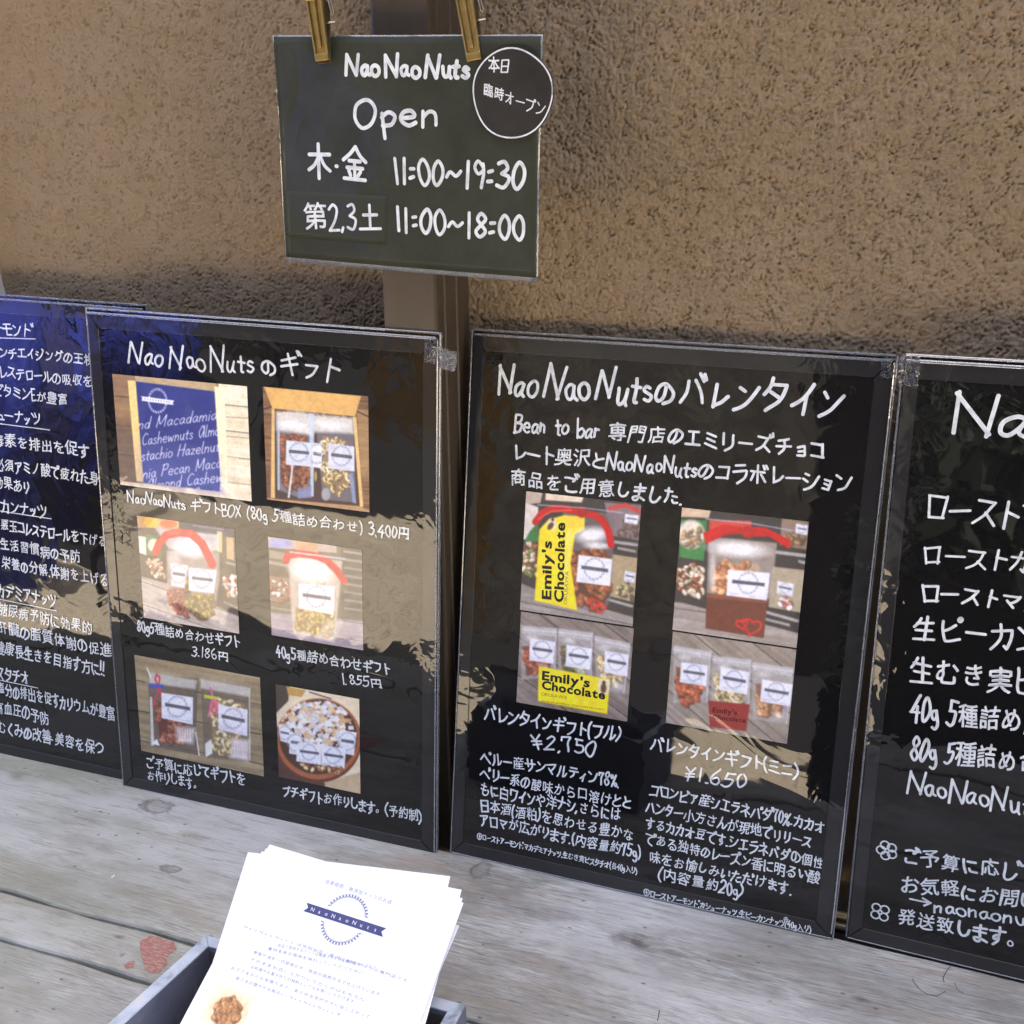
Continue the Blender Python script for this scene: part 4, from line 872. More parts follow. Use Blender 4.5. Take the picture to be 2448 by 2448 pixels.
# brass pipe low behind the boards
b = MB(); b.tube([(-.35, -.018, -.0225), (.9, -.018, -.0225)], .0030, 12); b.tube([(-.35, -.022, -.0300), (.9, -.022, -.0300)], .0030, 12)
pp = b.build('pipe', simple('old_brass_pipe', (.42, .38, .25), .3, .6), smooth=True); tag(pp, 'pale brass twin pipe low behind the gap between the two middle boards', 'pipe')

def planter(x0, x1, h, label):  # unseen black box, added to darken what the rightmost board reflects
    r_ = thing('planter', label, 'planter', Matrix.Translation(((x0 + x1) / 2, -1.30, -.55)))
    hw = (x1 - x0) / 2; mm_ = simple('planter_black', (.010, .010, .011), .7, spec=.05)
    for (a_, b_, c_, d_) in ((-hw, -.2, hw, -.17), (-hw, .17, hw, .2), (-hw, -.169, -hw + .03, .169), (hw - .03, -.169, hw, .169)):
        m_ = MB(); m_.box(a_, b_, 0, c_, d_, h); m_.build('side_panel', mm_, r_)
    rr_ = np.random.RandomState(int(abs(x0) * 100)); V = []; F = []
    for k in range(1500):
        c_ = np.array([rr_.uniform(-hw, hw), rr_.uniform(-.17, .17), h + rr_.uniform(-.08, .28)]); d1 = rr_.normal(size=3); d1 /= np.linalg.norm(d1); d2 = np.cross(d1, rr_.normal(size=3)); d2 /= np.linalg.norm(d2)
        n_ = len(V); V += [c_ - d1 * .035, c_ + d2 * .014, c_ + d1 * .035, c_ - d2 * .014]; F.append((n_, n_+1, n_+2, n_+3))
    o_ = mesh_obj('foliage', V, F, simple('dark_leaf', (.012, .02, .01), .6), r_); o_['kind'] = 'stuff'
planter(.36, .92, .58, 'tall black box with dark foliage, unseen, added to darken the board reflections')

# ------------------------------------------------------------------ boards
LINES = [
('s', 'Nao\u2009Nao\u2009Nuts', 56.01, 123.46, 144.27, 121.98, 12.46),
('s', 'Open', 60.55, 91.47, 122.78, 94.23, 17.39),
('s', '木・金', 22.12, 57.47, 68.73, 56.46, 21.73),
('s', '11:00~19:30', 88.94, 56.8, 182.34, 57.49, 15.79),
('s', '第2,3土', 17.52, 23.3, 79.15, 25.73, 17.24),
('s', '11:00~18:00', 90.35, 26.29, 182.89, 26.05, 15.39),
('s', '本日', 158.85, 126.42, 172.74, 125.35, 8.38),
('s', '臨時オープン', 155.26, 112.56, 196.56, 101.11, 7.5),
('b2', 'Nao\u2009Nao\u2009Nuts\u2009\x01のギ\x01フト', 39.33, 385.0, 224.18, 386.41, 17.34),
('b2', 'NaoNaoNuts ギフトBOX (80g 5種詰め合わせ) 3,400円', 27.21, 269.07, 281.24, 268.37, 9.7),
('b2', '80g5種詰め合わせギフト', 27.65, 153.9, 127.99, 154.93, 10.33),
('b2', '3.186円', 81.22, 140.74, 116.69, 141.14, 8.57),
('b2', '40g5種詰め合わせギフト', 162.35, 152.41, 264.37, 153.79, 10.23),
('b2', '1.855円', 222.19, 139.35, 257.49, 141.28, 8.52),
('b2', 'ご予算に応じてギフトを', 26.57, 23.65, 127.67, 27.82, 11.53),
('b2', 'お作りします。', 26.71, 12.06, 82.64, 13.39, 10.14),
('b2', 'プチギフトお作りします。(予約制)', 163.63, 25.16, 291.59, 28.05, 10.62),
('b3', 'Nao\u2009Nao\u2009Nuts\x01のバ\x01レンタイン', 22.48, 376.82, 273.29, 379.85, 22.71),
('b3', 'Bean to bar 専門店のエミリーズチョコ', 37.61, 350.6, 264.35, 350.6, 13.29),
('b3', 'レート奥沢とNaoNaoNutsのコラボレーション', 37.42, 328.53, 283.8, 329.78, 12.68),
('b3', '商品をご用意しました.', 35.97, 308.3, 168.32, 307.97, 13.11),
('b3', 'バレンタインギフト(フル)', 24.38, 119.15, 135.3, 121.03, 11.59),
('b3', '¥2,750', 64.87, 102.06, 116.18, 106.51, 11.62),
('b3', 'ペルー産サンマルティン78%.', 22.76, 82.68, 137.46, 84.53, 10.33),
('b3', 'ベリー系の酸味から口溶けとと', 23.45, 68.04, 147.13, 68.43, 10.38),
('b3', 'もに白ワインや洋ナシ,さらには', 23.67, 55.46, 139.68, 57.2, 10.8),
('b3', '日本酒(酒粕)を思わせる豊かな', 24.3, 42.16, 151.12, 43.39, 10.47),
('b3', 'アロマが広がります.(内容量約75g)', 24.49, 30.01, 157.55, 29.91, 10.15),
('b3', '①ローストアーモンド,マカデミアナッツ,生むき実ピスタチオ(各40g入り)', 23.2, 17.09, 155.93, 16.53, 5.47),
('b3', 'バレンタインギフト(ミニ)', 159.17, 119.62, 267.64, 118.66, 11.01),
('b3', '¥1.650', 185.96, 100.62, 231.62, 102.97, 11.12),
('b3', 'コロンビア産シエラネバダ70%.カカオ', 161.49, 83.26, 290.36, 80.68, 9.44),
('b3', 'ハンター小方さんが現地でリリース', 159.14, 69.19, 282.49, 67.1, 9.52),
('b3', 'するカカオ豆です.シエラネバダの個性', 159.89, 56.57, 292.35, 52.34, 9.55),
('b3', 'である独特のレーズン香に明るい酸', 160.52, 43.15, 290.42, 40.61, 9.6),
('b3', '味をお愉しみいただけます.', 164.61, 29.01, 271.47, 27.63, 9.68),
('b3', '(内容量約20g)', 172.99, 16.56, 236.85, 16.47, 10.48),
('b3', '①ローストアーモンド,カシューナッツ,生ピーカンナッツ(40g入り)', 162.86, 1.29, 288.46, 1.38, 5.23),
('b3', '各', 268.13, 5.87, 271.89, 6.11, 3.77),
('b4', 'NaoNao', 35.38, 379.13, 161.98, 384.71, 24.29),
('b4', 'ローストアーモンド', 22.77, 321.95, 151.11, 324.43, 16.42),
('b4', 'ローストカシューナッツ', 23.76, 292.7, 165.9, 294.45, 14.22),
('b4', 'ローストマカデミアナッツ', 25.4, 266.17, 175.55, 268.37, 12.92),
('b4', '生ピーカンナッツ', 23.72, 237.66, 143.93, 243.8, 16.75),
('b4', '生むき実ピスタチオ', 25.03, 208.09, 164.3, 214.16, 17.52),
('b4', '40g 5種詰め合わせ', 28.25, 178.96, 135.41, 185.2, 17.36),
('b4', '80g 5種詰め合わせ', 31.01, 150.22, 135.48, 157.82, 17.03),
('b4', 'NaoNaoNutsギフト', 31.51, 125.65, 159.45, 126.21, 15.98),
('b4', 'ご予算に応じてギフト', 32.98, 69.01, 152.09, 79.71, 13.54),
('b4', 'お気軽にお問い合わせ', 33.48, 48.2, 161.03, 60.98, 13.36),
('b4', '→naonaonuts', 40.72, 36.8, 128.39, 44.02, 11.09),
('b4', '発送致します。(送料別)', 34.16, 20.4, 164.84, 28.27, 13.61),
('b1', 'アーモンド', 135.4, 396.38, 186.18, 396.66, 10.09),
('b1', 'アンチエイジングの王様', 142.12, 377.28, 250.07, 378.16, 9.3),
('b1', 'コレステロールの吸収を', 140.88, 360.74, 247.59, 358.46, 9.65),
('b1', 'ビタミンEが豊富', 142.87, 343.41, 220.75, 341.02, 9.77),
('b1', 'カシューナッツ', 125.52, 322.69, 191.48, 321.24, 9.94),
('b1', '毒素を排出を促す', 138.73, 298.9, 240.96, 298.38, 11.3),
('b1', '必須アミノ酸で疲れた身体', 139.62, 277.13, 260.43, 274.27, 11.38),
('b1', '効果あり', 137.55, 260.63, 176.18, 258.98, 11.08),
('b1', 'ピーカンナッツ', 121.57, 239.68, 192.9, 238.17, 11.18),
('b1', '悪玉コレステロールを下げる', 141.96, 221.8, 255.24, 220.46, 10.86),
('b1', '生活習慣病の予防', 140.15, 203.85, 226.59, 201.7, 11.01),
('b1', '栄養の分解.体謝を上げる', 140.51, 185.38, 256.49, 184.12, 11.61),
('b1', 'マカデミアナッツ', 123.05, 158.37, 198.68, 157.32, 11.61),
('b1', '糖尿病予防に効果的', 132.99, 140.89, 236.35, 137.48, 12.2),
('b1', '肝臓の脂質体謝の促進', 130.81, 122.93, 256.04, 118.56, 12.57),
('b1', '健康長生きを目指す方に!!', 127.52, 101.95, 247.95, 100.23, 12.7),
('b1', 'ピスタチオ', 116.84, 76.6, 163.41, 77.19, 12.12),
('b1', '塩分の排出を促すカリウムが豊富', 126.31, 61.62, 257.08, 59.34, 12.63),
('b1', '高血圧の予防', 122.2, 41.83, 183.46, 41.07, 12.88),
('b1', 'むくみの改善・美容を保つ', 123.39, 21.76, 243.1, 21.79, 13.19),
('l', '自家焙煎 無添加ナッツのお店', 47.9, 185.86, 96.11, 185.34, 2.77),
('l', 'NaoNaoNutsは世田谷区・奥沢にあるナッツの専門店です', 8.58, 145.42, 124.07, 145.35, 2.12),
('l', '当店で使用するナッツは厳選された完全無添加のものだけ', 35.39, 141.36, 102.28, 146.64, 2.11),
('l', '食塩や油を一切使用せず、独自の焙煎方法で仕上げています', 21.93, 133.06, 110.82, 133.32, 2.07),
('l', '素材本来の風味を味わっていただくために', 30.23, 137.67, 96.06, 141.79, 2.1),
('l', 'そのままお召し上がりいただくのはもちろん', 22.01, 128.75, 103.13, 127.83, 2.06),
('l', 'お料理やお菓子作りの材料としてもお使いいただけます', 24.52, 124.66, 97.13, 125.0, 2.05),
('l', 'お子さまからお年寄りまで、あらゆる世代の方に召し上がって', 12.24, 120.48, 110.31, 119.94, 2.03),
('l', '皆さまの健やかな毎日に、NaoNaoNutsを', 18.2, 115.98, 92.64, 115.81, 2.02)]
QUADS = {'P1': ('b2', [(21.8, 374.9), (144.8, 375.4), (145.0, 285.1), (20.2, 281.0)]),
 'P2': ('b2', [(158.4, 375.5), (247.5, 376.6), (248.4, 286.1), (159.2, 286.6)]),
 'P3': ('b2', [(35.3, 258.4), (128.6, 257.8), (127.5, 168.4), (34.9, 166.6)]),
 'P4': ('b2', [(159.1, 254.6), (241.8, 256.1), (240.7, 170.9), (158.2, 171.5)]),
 'P5': ('b2', [(22.7, 131.1), (146.2, 131.3), (145.9, 39.5), (22.1, 39.5)]),
 'P6': ('b2', [(160.5, 128.2), (236.8, 127.9), (237.4, 42.4), (160.7, 42.2)]),
 'PA1': ('b3', [(49.2, 304.6), (138.4, 306.4), (139.4, 213.8), (50.2, 211.8)]),
 'PA2': ('b3', [(50.1, 210.4), (139.3, 212.5), (140.5, 138.9), (51.1, 137.2)]),
 'PB1': ('b3', [(168.8, 306.0), (258.3, 306.4), (258.5, 214.6), (169.0, 214.8)]),
 'PB2': ('b3', [(169.1, 213.5), (258.6, 213.4), (258.3, 144.9), (169.6, 140.1)]),
 'patch': ('s', [(3.9, 48.4), (83.7, 48.8), (82.8, 17.2), (5.3, 16.3)]),
 'circle': ('s', [(175.2, 114.1), (202.1, 114.5), (174.8, 139.8), (147.5, 113.7)]),
 'lab1': ('b3', [(21.3, 25.9), (157.4, 27.7), (157.1, 15.0), (20.6, 15.4)]),
 'fl1': ('b4', [(22.3, 77.4), (29.4, 79.2), (21.5, 85.8), (15.0, 75.5)]),
 'fl2': ('b4', [(22.1, 27.2), (29.3, 29.2), (21.3, 35.9), (14.7, 25.1)]),
 'u1': ('b1', [(135.1, 392.8), (190.9, 395.5), (157.2, 449.6), (157.2, 449.6)]),
 'u2': ('b1', [(126.0, 318.7), (201.2, 318.2), (157.2, 449.6), (157.2, 449.6)]),
 'u3': ('b1', [(121.5, 239.3), (198.2, 238.8), (157.2, 449.6), (157.2, 449.6)]),
 'u4': ('b1', [(122.0, 156.0), (199.0, 153.8), (141.1, 228.0), (141.1, 228.0)]),
 'u5': ('b1', [(115.9, 75.7), (173.6, 75.5), (141.1, 228.0), (141.1, 228.0)]),
 'in2': ('b2', [(9.1, 414.3), (289.4, 413.9), (-0.8, 438.2), (-0.8, 438.2)]),
 'in2b': ('b2', [(8.3, 8.6), (293.0, 10.6), (-17.6, 263.6), (-17.6, 263.6)]),
 'ribbon': ('l', [(44.6, 168.4), (96.1, 168.2), (63.5, 236.6), (-142.2, 181.4)]),
 'wreath': ('l', [(70.1, 168.7), (85.3, 173.1), (63.8, 182.1), (76.4, 155.2)]),
 'alm': ('l', [(22.1, 98.8), (34.8, 102.7), (18.1, 106.1), (11.5, 87.3)]),
 'alq': ('l', [(8.2, 109.7), (35.4, 111.5), (36.8, 91.8), (6.6, 89.0)]),
 'coq': ('l', [(51.1, 110.8), (82.7, 112.1), (83.9, 94.5), (53.1, 92.5)]),
 'shA': ('l', [(-13.3, 190.6), (124.3, 213.3), (125.5, 135.9), (-4.4, 119.3)]),
 'shC': ('l', [(-1.9, 195.9), (136.4, 201.3), (135.7, 130.2), (3.9, 124.5)]),
 'shD': ('l', [(-4.4, 119.3), (-6.6, 81.7), (-142.2, 181.4), (-142.2, 181.4)]),
 'shB': ('l', [(-0.0, 198.7), (140.0, 198.8), (140.1, 126.5), (-142.2, 181.4)])}
def plane_mat(b, u, v):
    u = Vector(u).normalized(); v = Vector(v); v = (v - u * v.dot(u)).normalized(); n = u.cross(v)
    return Matrix(((u.x, v.x, n.x, b[0]), (u.y, v.y, n.y, b[1]), (u.z, v.z, n.z, b[2]), (0, 0, 0, 1)))
PLN = {'b1': ([-0.42908, -0.08133, 0.0], [0.99983, 0.01483, -0.01053], [0.00856, 0.12672, 0.9919], 0.304, 0.4309),
 'b2': ([-0.15842, -0.08563, 0.0], [0.9998, 0.01793, -0.00845], [0.00712, 0.07254, 0.99734], 0.3057, 0.4269),
 'b3': ([0.15697, -0.07513, 0.0], [0.99997, -0.006, 0.00438], [-0.00329, 0.16994, 0.98545], 0.3049, 0.4241),
 'b4': ([0.46986, -0.07001, 0.0], [0.99857, -0.05026, 0.01795], [-0.01381, 0.08165, 0.99657], 0.304, 0.428),
 's': ([0.04583, -0.07954, 0.47326], [0.99737, -0.06917, -0.02164], [0.02147, -0.00315, 0.99976], 0.1927, 0.1473),
 'l': ([0.10015, -0.42423, 0.01282], [0.99872, -0.03934, -0.03169], [0.05029, 0.83393, 0.54957], 0.14, 0.1987)}
M_CLEAR = clear_mat('clear_edge', (.50, .54, .60), .30, .08)
M_CORNER = clear_mat('clear_corner', (.5, .5, .48), .03, .12, .0003, 160)
M_TAPE = clear_mat('clear_tape', (.6, .6, .55), .16, .12, .0006, 260)

def build_board(key, label, seed, amp=1.0, tilt=0.0, fseed=None):
    b_, u_, v_, W, H = PLN[key]; root = thing('menu_board', label, 'menu board', plane_mat(b_, u_, v_), 'black menu boards leaning on the wall')
    mats = board_mats(fseed or seed, amp=amp, tilt=tilt, edge=(W, H))
    # card core, 2.4 mm behind the print plane
    b = MB(); b.box(.0012, .0008, -.0028, W - .0012, H - .0016, 0.0); b.build('card', mats['card'], root)
    # frame: four mitred strips
    L_, R_, T_, B_ = .0092, .0112, .0128, .0098; x0, x1, y0, y1 = .0018, W - .0024, .0012, H - .0030; z0, z1 = .00006, .0009; g = .00022
    def strip(P):
        cx = sum(p[0] for p in P) / 4; cy = sum(p[1] for p in P) / 4
        Q = [(p[0] + (cx - p[0]) * .02, p[1] + (cy - p[1]) * .02) for p in P]
        m = MB(); n = 4
        top = []
        for i in range(4):
            a = np.array(P[i]); dc = np.array([cx, cy]) - a; s_ = np.sign(dc) * .0003; top.append(tuple(a + s_))
        m.add([(x, y, z0) for x, y in P] + [(x, y, z1) for x, y in top], [(3, 2, 1, 0), (4, 5, 6, 7)] + [(i, (i+1) % 4, 4 + (i+1) % 4, 4 + i) for i in range(4)])
        m.build('frame_strip', mats['frame'], root)
    strip([(x0, y0 + g), (x0 + L_, y0 + B_ + g), (x0 + L_, y1 - T_ - g), (x0, y1 - g)])
    strip([(x1 - R_, y0 + B_ + g), (x1, y0 + g), (x1, y1 - g), (x1 - R_, y1 - T_ - g)])
    strip([(x0 + g, y0), (x1 - g, y0), (x1 - R_ - g, y0 + B_), (x0 + L_ + g, y0 + B_)])
    strip([(x0 + L_ + g, y1 - T_), (x1 - R_ - g, y1 - T_), (x1 - g, y1), (x0 + g, y1)])
    # clear plastic lip all round
    m = MB()
    def lip(xa, ya, xb, yb, za, zb): m.box(xa, ya, za, xb, yb, zb, .0006)
    lip(0.0012, H - .0014, W - .0012, H + .0003, -.0032, .0012); lip(.0022, H - .0050, W - .003, H - .0030, .00095, .0024)
    lip(-.0002, 0, .0011, H, -.0032, .0010); lip(W - .0011, 0, W + .0002, H, -.0032, .0010); lip(.0012, -.0002, W - .0012, .0007, -.0032, .0010)
    lip(W - .0023, .004, W - .0013, H - .005, .0011, .0024)
    m.build('clear_rim', M_CLEAR, root)
    r = np.random.RandomState(seed * 11)
    for i, ln in enumerate([l for l in LINES if l[0] == key]):
        big = ln[6] > 14
        lettering('handwriting', ln[1], (ln[2], ln[3]), (ln[4], ln[5]), ln[6], 1.0 if min(ln[3], ln[5]) < 11 else .42, mats['ink'], root, r, pen=.108 if big else (.132 if ln[6] > 8 else .15), jit=1.5)
    return root, mats, W, H
def crumple(name, x0, y0, x1, y1, z, mat, parent, seed, amp=.0008, n=16):
    r = np.random.RandomState(seed); V = []; F = []
    g = r.normal(size=(n, n)); g = (g + np.roll(g, 1, 0) + np.roll(g, 1, 1)) / 2
    for j in range(n):
        for i in range(n): V.append((x0 + (x1 - x0) * i / (n - 1) + r.uniform(-1, 1) * amp * .4, y0 + (y1 - y0) * j / (n - 1) + r.uniform(-1, 1) * amp * .4, z + abs(g[j, i]) * amp))
    for j in range(n - 1):
        for i in range(n - 1): F.append((j*n + i, j*n + i + 1, (j+1)*n + i + 1, (j+1)*n + i))
    return mesh_obj(name, V, F, mat, parent)

B1, m_1, W1, H1 = build_board('b1', 'leftmost black menu board, dense handwritten lines under underlined headings, partly behind the next board', 1, 1.5)
und = [np.array([QUADS[k][1][0], QUADS[k][1][1]]) for k in ('u1', 'u2', 'u3', 'u4', 'u5')]
for s_ in und: pen_lines('underline', [s_], .8, .42, m_1['ink'], B1)
B2, m_2, W2, H2 = build_board('b2', 'black menu board with six small photos of gift bags, left of the brown post', 2, 1.0)
for k, fn in (('P1', pic_P1), ('P2', pic_P2), ('P3', pic_P3), ('P4', pic_P4), ('P5', pic_P5), ('P6', pic_P6)):
    fn(QUADS[k][1]).build('photo_print', m_2['print'], B2, .22)
crumple('crumpled_corner', W2 - .012, H2 - .022, W2 + .001, H2 - .004, .0012, M_CORNER, B2, 4, .0007)
B3, m_3, W3, H3 = build_board('b3', 'black menu board with two tall photos showing yellow and brown chocolate bars', 3, .8, 0.0, 23)
pa1 = pic_PA1(QUADS['PA1'][1]); oa1 = pa1.build('photo_print', m_3['print'], B3, .22)
pa2 = pic_PA2(QUADS['PA2'][1]); oa2 = pa2.build('photo_print', m_3['print'], B3, .22)
pb1 = pic_PB1(QUADS['PB1'][1]); ob1 = pb1.build('photo_print', m_3['print'], B3, .22)
pb2 = pic_PB2(QUADS['PB2'][1]); ob2 = pb2.build('photo_print', m_3['print'], B3, .22)
def type_line(pic, txt, p0, p1, h, mat, parent, off=0.0, z=.30, upx=None):
    """printed type inside a picture; p0,p1 baseline in sketch units"""
    a = np.array(pic.mm(*p0)); b = np.array(pic.mm(*p1)); D = b - a; Ln = np.hypot(*D); D /= Ln; Nn = np.array([-D[1], D[0]])
    V = []; F = []; x = 0; seq = []
    for ch in txt:
        v, f = font_glyph(ch, off)
        if len(v) == 0: x += .3; continue
        w_ = v[:, 0].max() - v[:, 0].min(); seq.append((v[:, 0] - v[:, 0].min() + x, v[:, 1], f)); x += w_ + .055
    for gx, gy, f in seq:
        n = len(V); P = a + np.outer(gx * Ln / x, D) + np.outer(gy / .70 * h, Nn); V += [(p[0] / 1000, p[1] / 1000, z / 1000) for p in P]; F += [tuple(k + n for k in q) for q in f]
    return mesh_obj('print_lettering', V, F, mat, parent)
type_line(pa1, "Emily's", (546, 580), (546, 290), 7.2, m_3['black'], oa1, .035); type_line(pa1, "Chocolate", (606, 592), (610, 200), 7.2, m_3['black'], oa1, .035); type_line(pa1, "OKUSAWA", (624, 602), (630, 438), 2.6, m_3['gold'], oa1)
type_line(pa2, "Emily's", (500, 967), (737, 1001), 7.0, m_3['black'], oa2, .035); type_line(pa2, "Chocolate", (500, 1012), (812, 1058), 6.6, m_3['black'], oa2, .035); type_line(pa2, "OKUSAWA", (498, 1044), (626, 1062), 2.6, m_3['gold'], oa2); type_line(pa2, "www.emilys-chocolate.com", (498, 1075), (808, 1112), 1.7, m_3['gold'], oa2)
type_line(pb2, "Emily's", (1340, 1128), (1462, 1136), 3.6, m_3['darkred'], ob2, .03); type_line(pb2, "Chocolate", (1340, 1160), (1502, 1172), 3.4, m_3['darkred'], ob2, .03)
q = QUADS['lab1'][1]; MBp = MB(); MBp.add([(x / 1000, y / 1000, .00018) for x, y in q], [(3, 2, 1, 0)]); MBp.build('pasted_label', m_3['patch'], B3)
crumple('crumpled_corner', W3 - .010, H3 - .016, W3 + .002, H3 - .002, .0013, M_CORNER, B3, 6, .0008)
B4, m_4, W4, H4 = build_board('b4', 'rightmost black menu board with large handwritten price list headings, cut by the photo edge', 4, .8)
for k in ('fl1', 'fl2'):
    cx, cy = QUADS[k][1][0]; st = []
    for i in range(4 if k == 'fl2' else 5):
        a = .75 + i * 6.2832 / (4 if k == 'fl2' else 5); st.append(np.array([(cx + 4.1 * math.cos(a) + 3.0 * math.cos(t) , cy + 4.3 * math.sin(a) + 3.1 * math.sin(t)) for t in np.linspace(0, 6.28, 15)]))
    st.append(np.array([(cx + 1.6 * math.cos(t), cy + 1.6 * math.sin(t)) for t in np.linspace(0, 6.28, 12)])); pen_lines('drawn_flower', st, 1.15, .42, m_4['ink'], B4)
crumple('crumpled_corner', -.001, H4 - .020, .011, H4 - .001, .0013, M_CORNER, B4, 7, .0010)

# clear tape strip holding board 2 to the post
tp = crumple('tape', 0, 0, .019, .0155, 0, M_TAPE, None, 12, .0007, 14)
tp.matrix_world = Matrix(((1, 0, 0, .1435), (-.25, 0, -1, -.0510), (0, 1, 0, .3985), (0, 0, 0, 1))); tag(tp, 'short strip of wrinkled clear tape across the top right corner of the photo gift board', 'tape')

# ------------------------------------------------------------------ hanging laminated sign
bs, us, vs, WS, HS = PLN['s']; SG = thing('hanging_sign', 'laminated dark opening hours sign hanging from two brass clips above the boards', 'sign', plane_mat(bs, us, vs))
m_s = board_mats(6, card=(.040, .043, .031), amp=.9, ior=1.22)
def bulge(X, Y):
    """the laminate bellies a little (mm)"""
    x = np.asarray(X) / 192.7; y = np.asarray(Y) / 147.3
    return 2.2 * np.sin(np.clip(x, 0, 1) * 3.1416) * (1 - y * .6) * .6 + .7 * np.sin(x * 9.0 + 1) * (y ** 3) + .5 * np.sin(y * 7 + x * 5)
def sheet(name, x0, y0, x1, y1, z, th, mat, parent, n=40, m=30, zf=bulge):
    X, Y = np.meshgrid(np.linspace(x0, x1, n), np.linspace(y0, y1, m)); Zf = z + zf(X, Y)
    V = np.concatenate([np.stack([X, Y, Zf], -1).reshape(-1, 3), np.stack([X, Y, Zf - th], -1).reshape(-1, 3)]) / 1000
    F = []
    for j in range(m - 1):
        for i in range(n - 1):
            a = j*n + i; F.append((a, a+1, a+n+1, a+n)); F.append((a + n*m, a+n + n*m, a+n+1 + n*m, a+1 + n*m))
    for i in range(n - 1): F.append((i, i + n*m, i+1 + n*m, i+1)); a = (m-1)*n + i; F.append((a, a+1, a+1 + n*m, a + n*m))
    for j in range(m - 1): a = j*n; F.append((a, a+n, a+n + n*m, a + n*m)); a = j*n + n - 1; F.append((a, a + n*m, a+n + n*m, a+n))
    return mesh_obj(name, V, F, mat, parent, smooth=True)
lam = sheet('laminate', 0, 0, 192.7, 147.3, -.5, .3, M_CLEAR, SG)
sheet('sign_card', .9, 3.0, 191.6, 146.4, 0, .35, m_s['card'], SG)
q = QUADS['patch'][1]; sheet('pasted_patch', 2.5, 17, 83.2, 48.6, .16, .03, m_s['patch'], SG, 20, 10)
rr = np.random.RandomState(5); LS = [l for l in LINES if l[0] == 's']
for i, ln in enumerate(LS[:6]): lettering('handwriting', ln[1], (ln[2], ln[3]), (ln[4], ln[5]), ln[6], .35, m_s['ink'], SG, rr, zf=bulge, wd=(2.5, 2.5, 2.5, 2.3, 2.0, 2.3)[i], jit=.7)
m_c = board_mats(8, card=(.036, .033, .029), amp=.4, ior=1.15)
cx, cy = 174.9, 113.9; ths = np.linspace(0, 6.2832, 49)[:-1]; Rr = 27.4 + .35 * np.sin(ths * 3 + 1) + .25 * np.sin(ths * 5)
b = MB(); b.prism([((cx + r_ * math.cos(t)) / 1000, (cy + r_ * .975 * math.sin(t)) / 1000) for t, r_ in zip(ths, Rr)], .0030, .0034); cd = b.build('round_notice', m_c['card'], SG)
pen_lines('drawn_circle', [np.array([(cx + (r_ - 1.0) * math.cos(t), cy + (r_ - 1.0) * .975 * math.sin(t)) for t, r_ in zip(np.append(ths, ths[:3]), np.append(Rr, Rr[:3]))])], .95, 3.5, m_c['ink'], cd)
for ln, pen in ((LS[6], .10), (LS[7], .10)): lettering('handwriting', ln[1], (ln[2], ln[3]), (ln[4], ln[5]), ln[6], 3.5, m_c['ink'], cd, rr, pen=pen)

for k_, m_ in list(m_s.items()) + list(m_c.items()): m_.node_tree.nodes['Principled BSDF'].inputs['Coat Weight'].default_value = .4
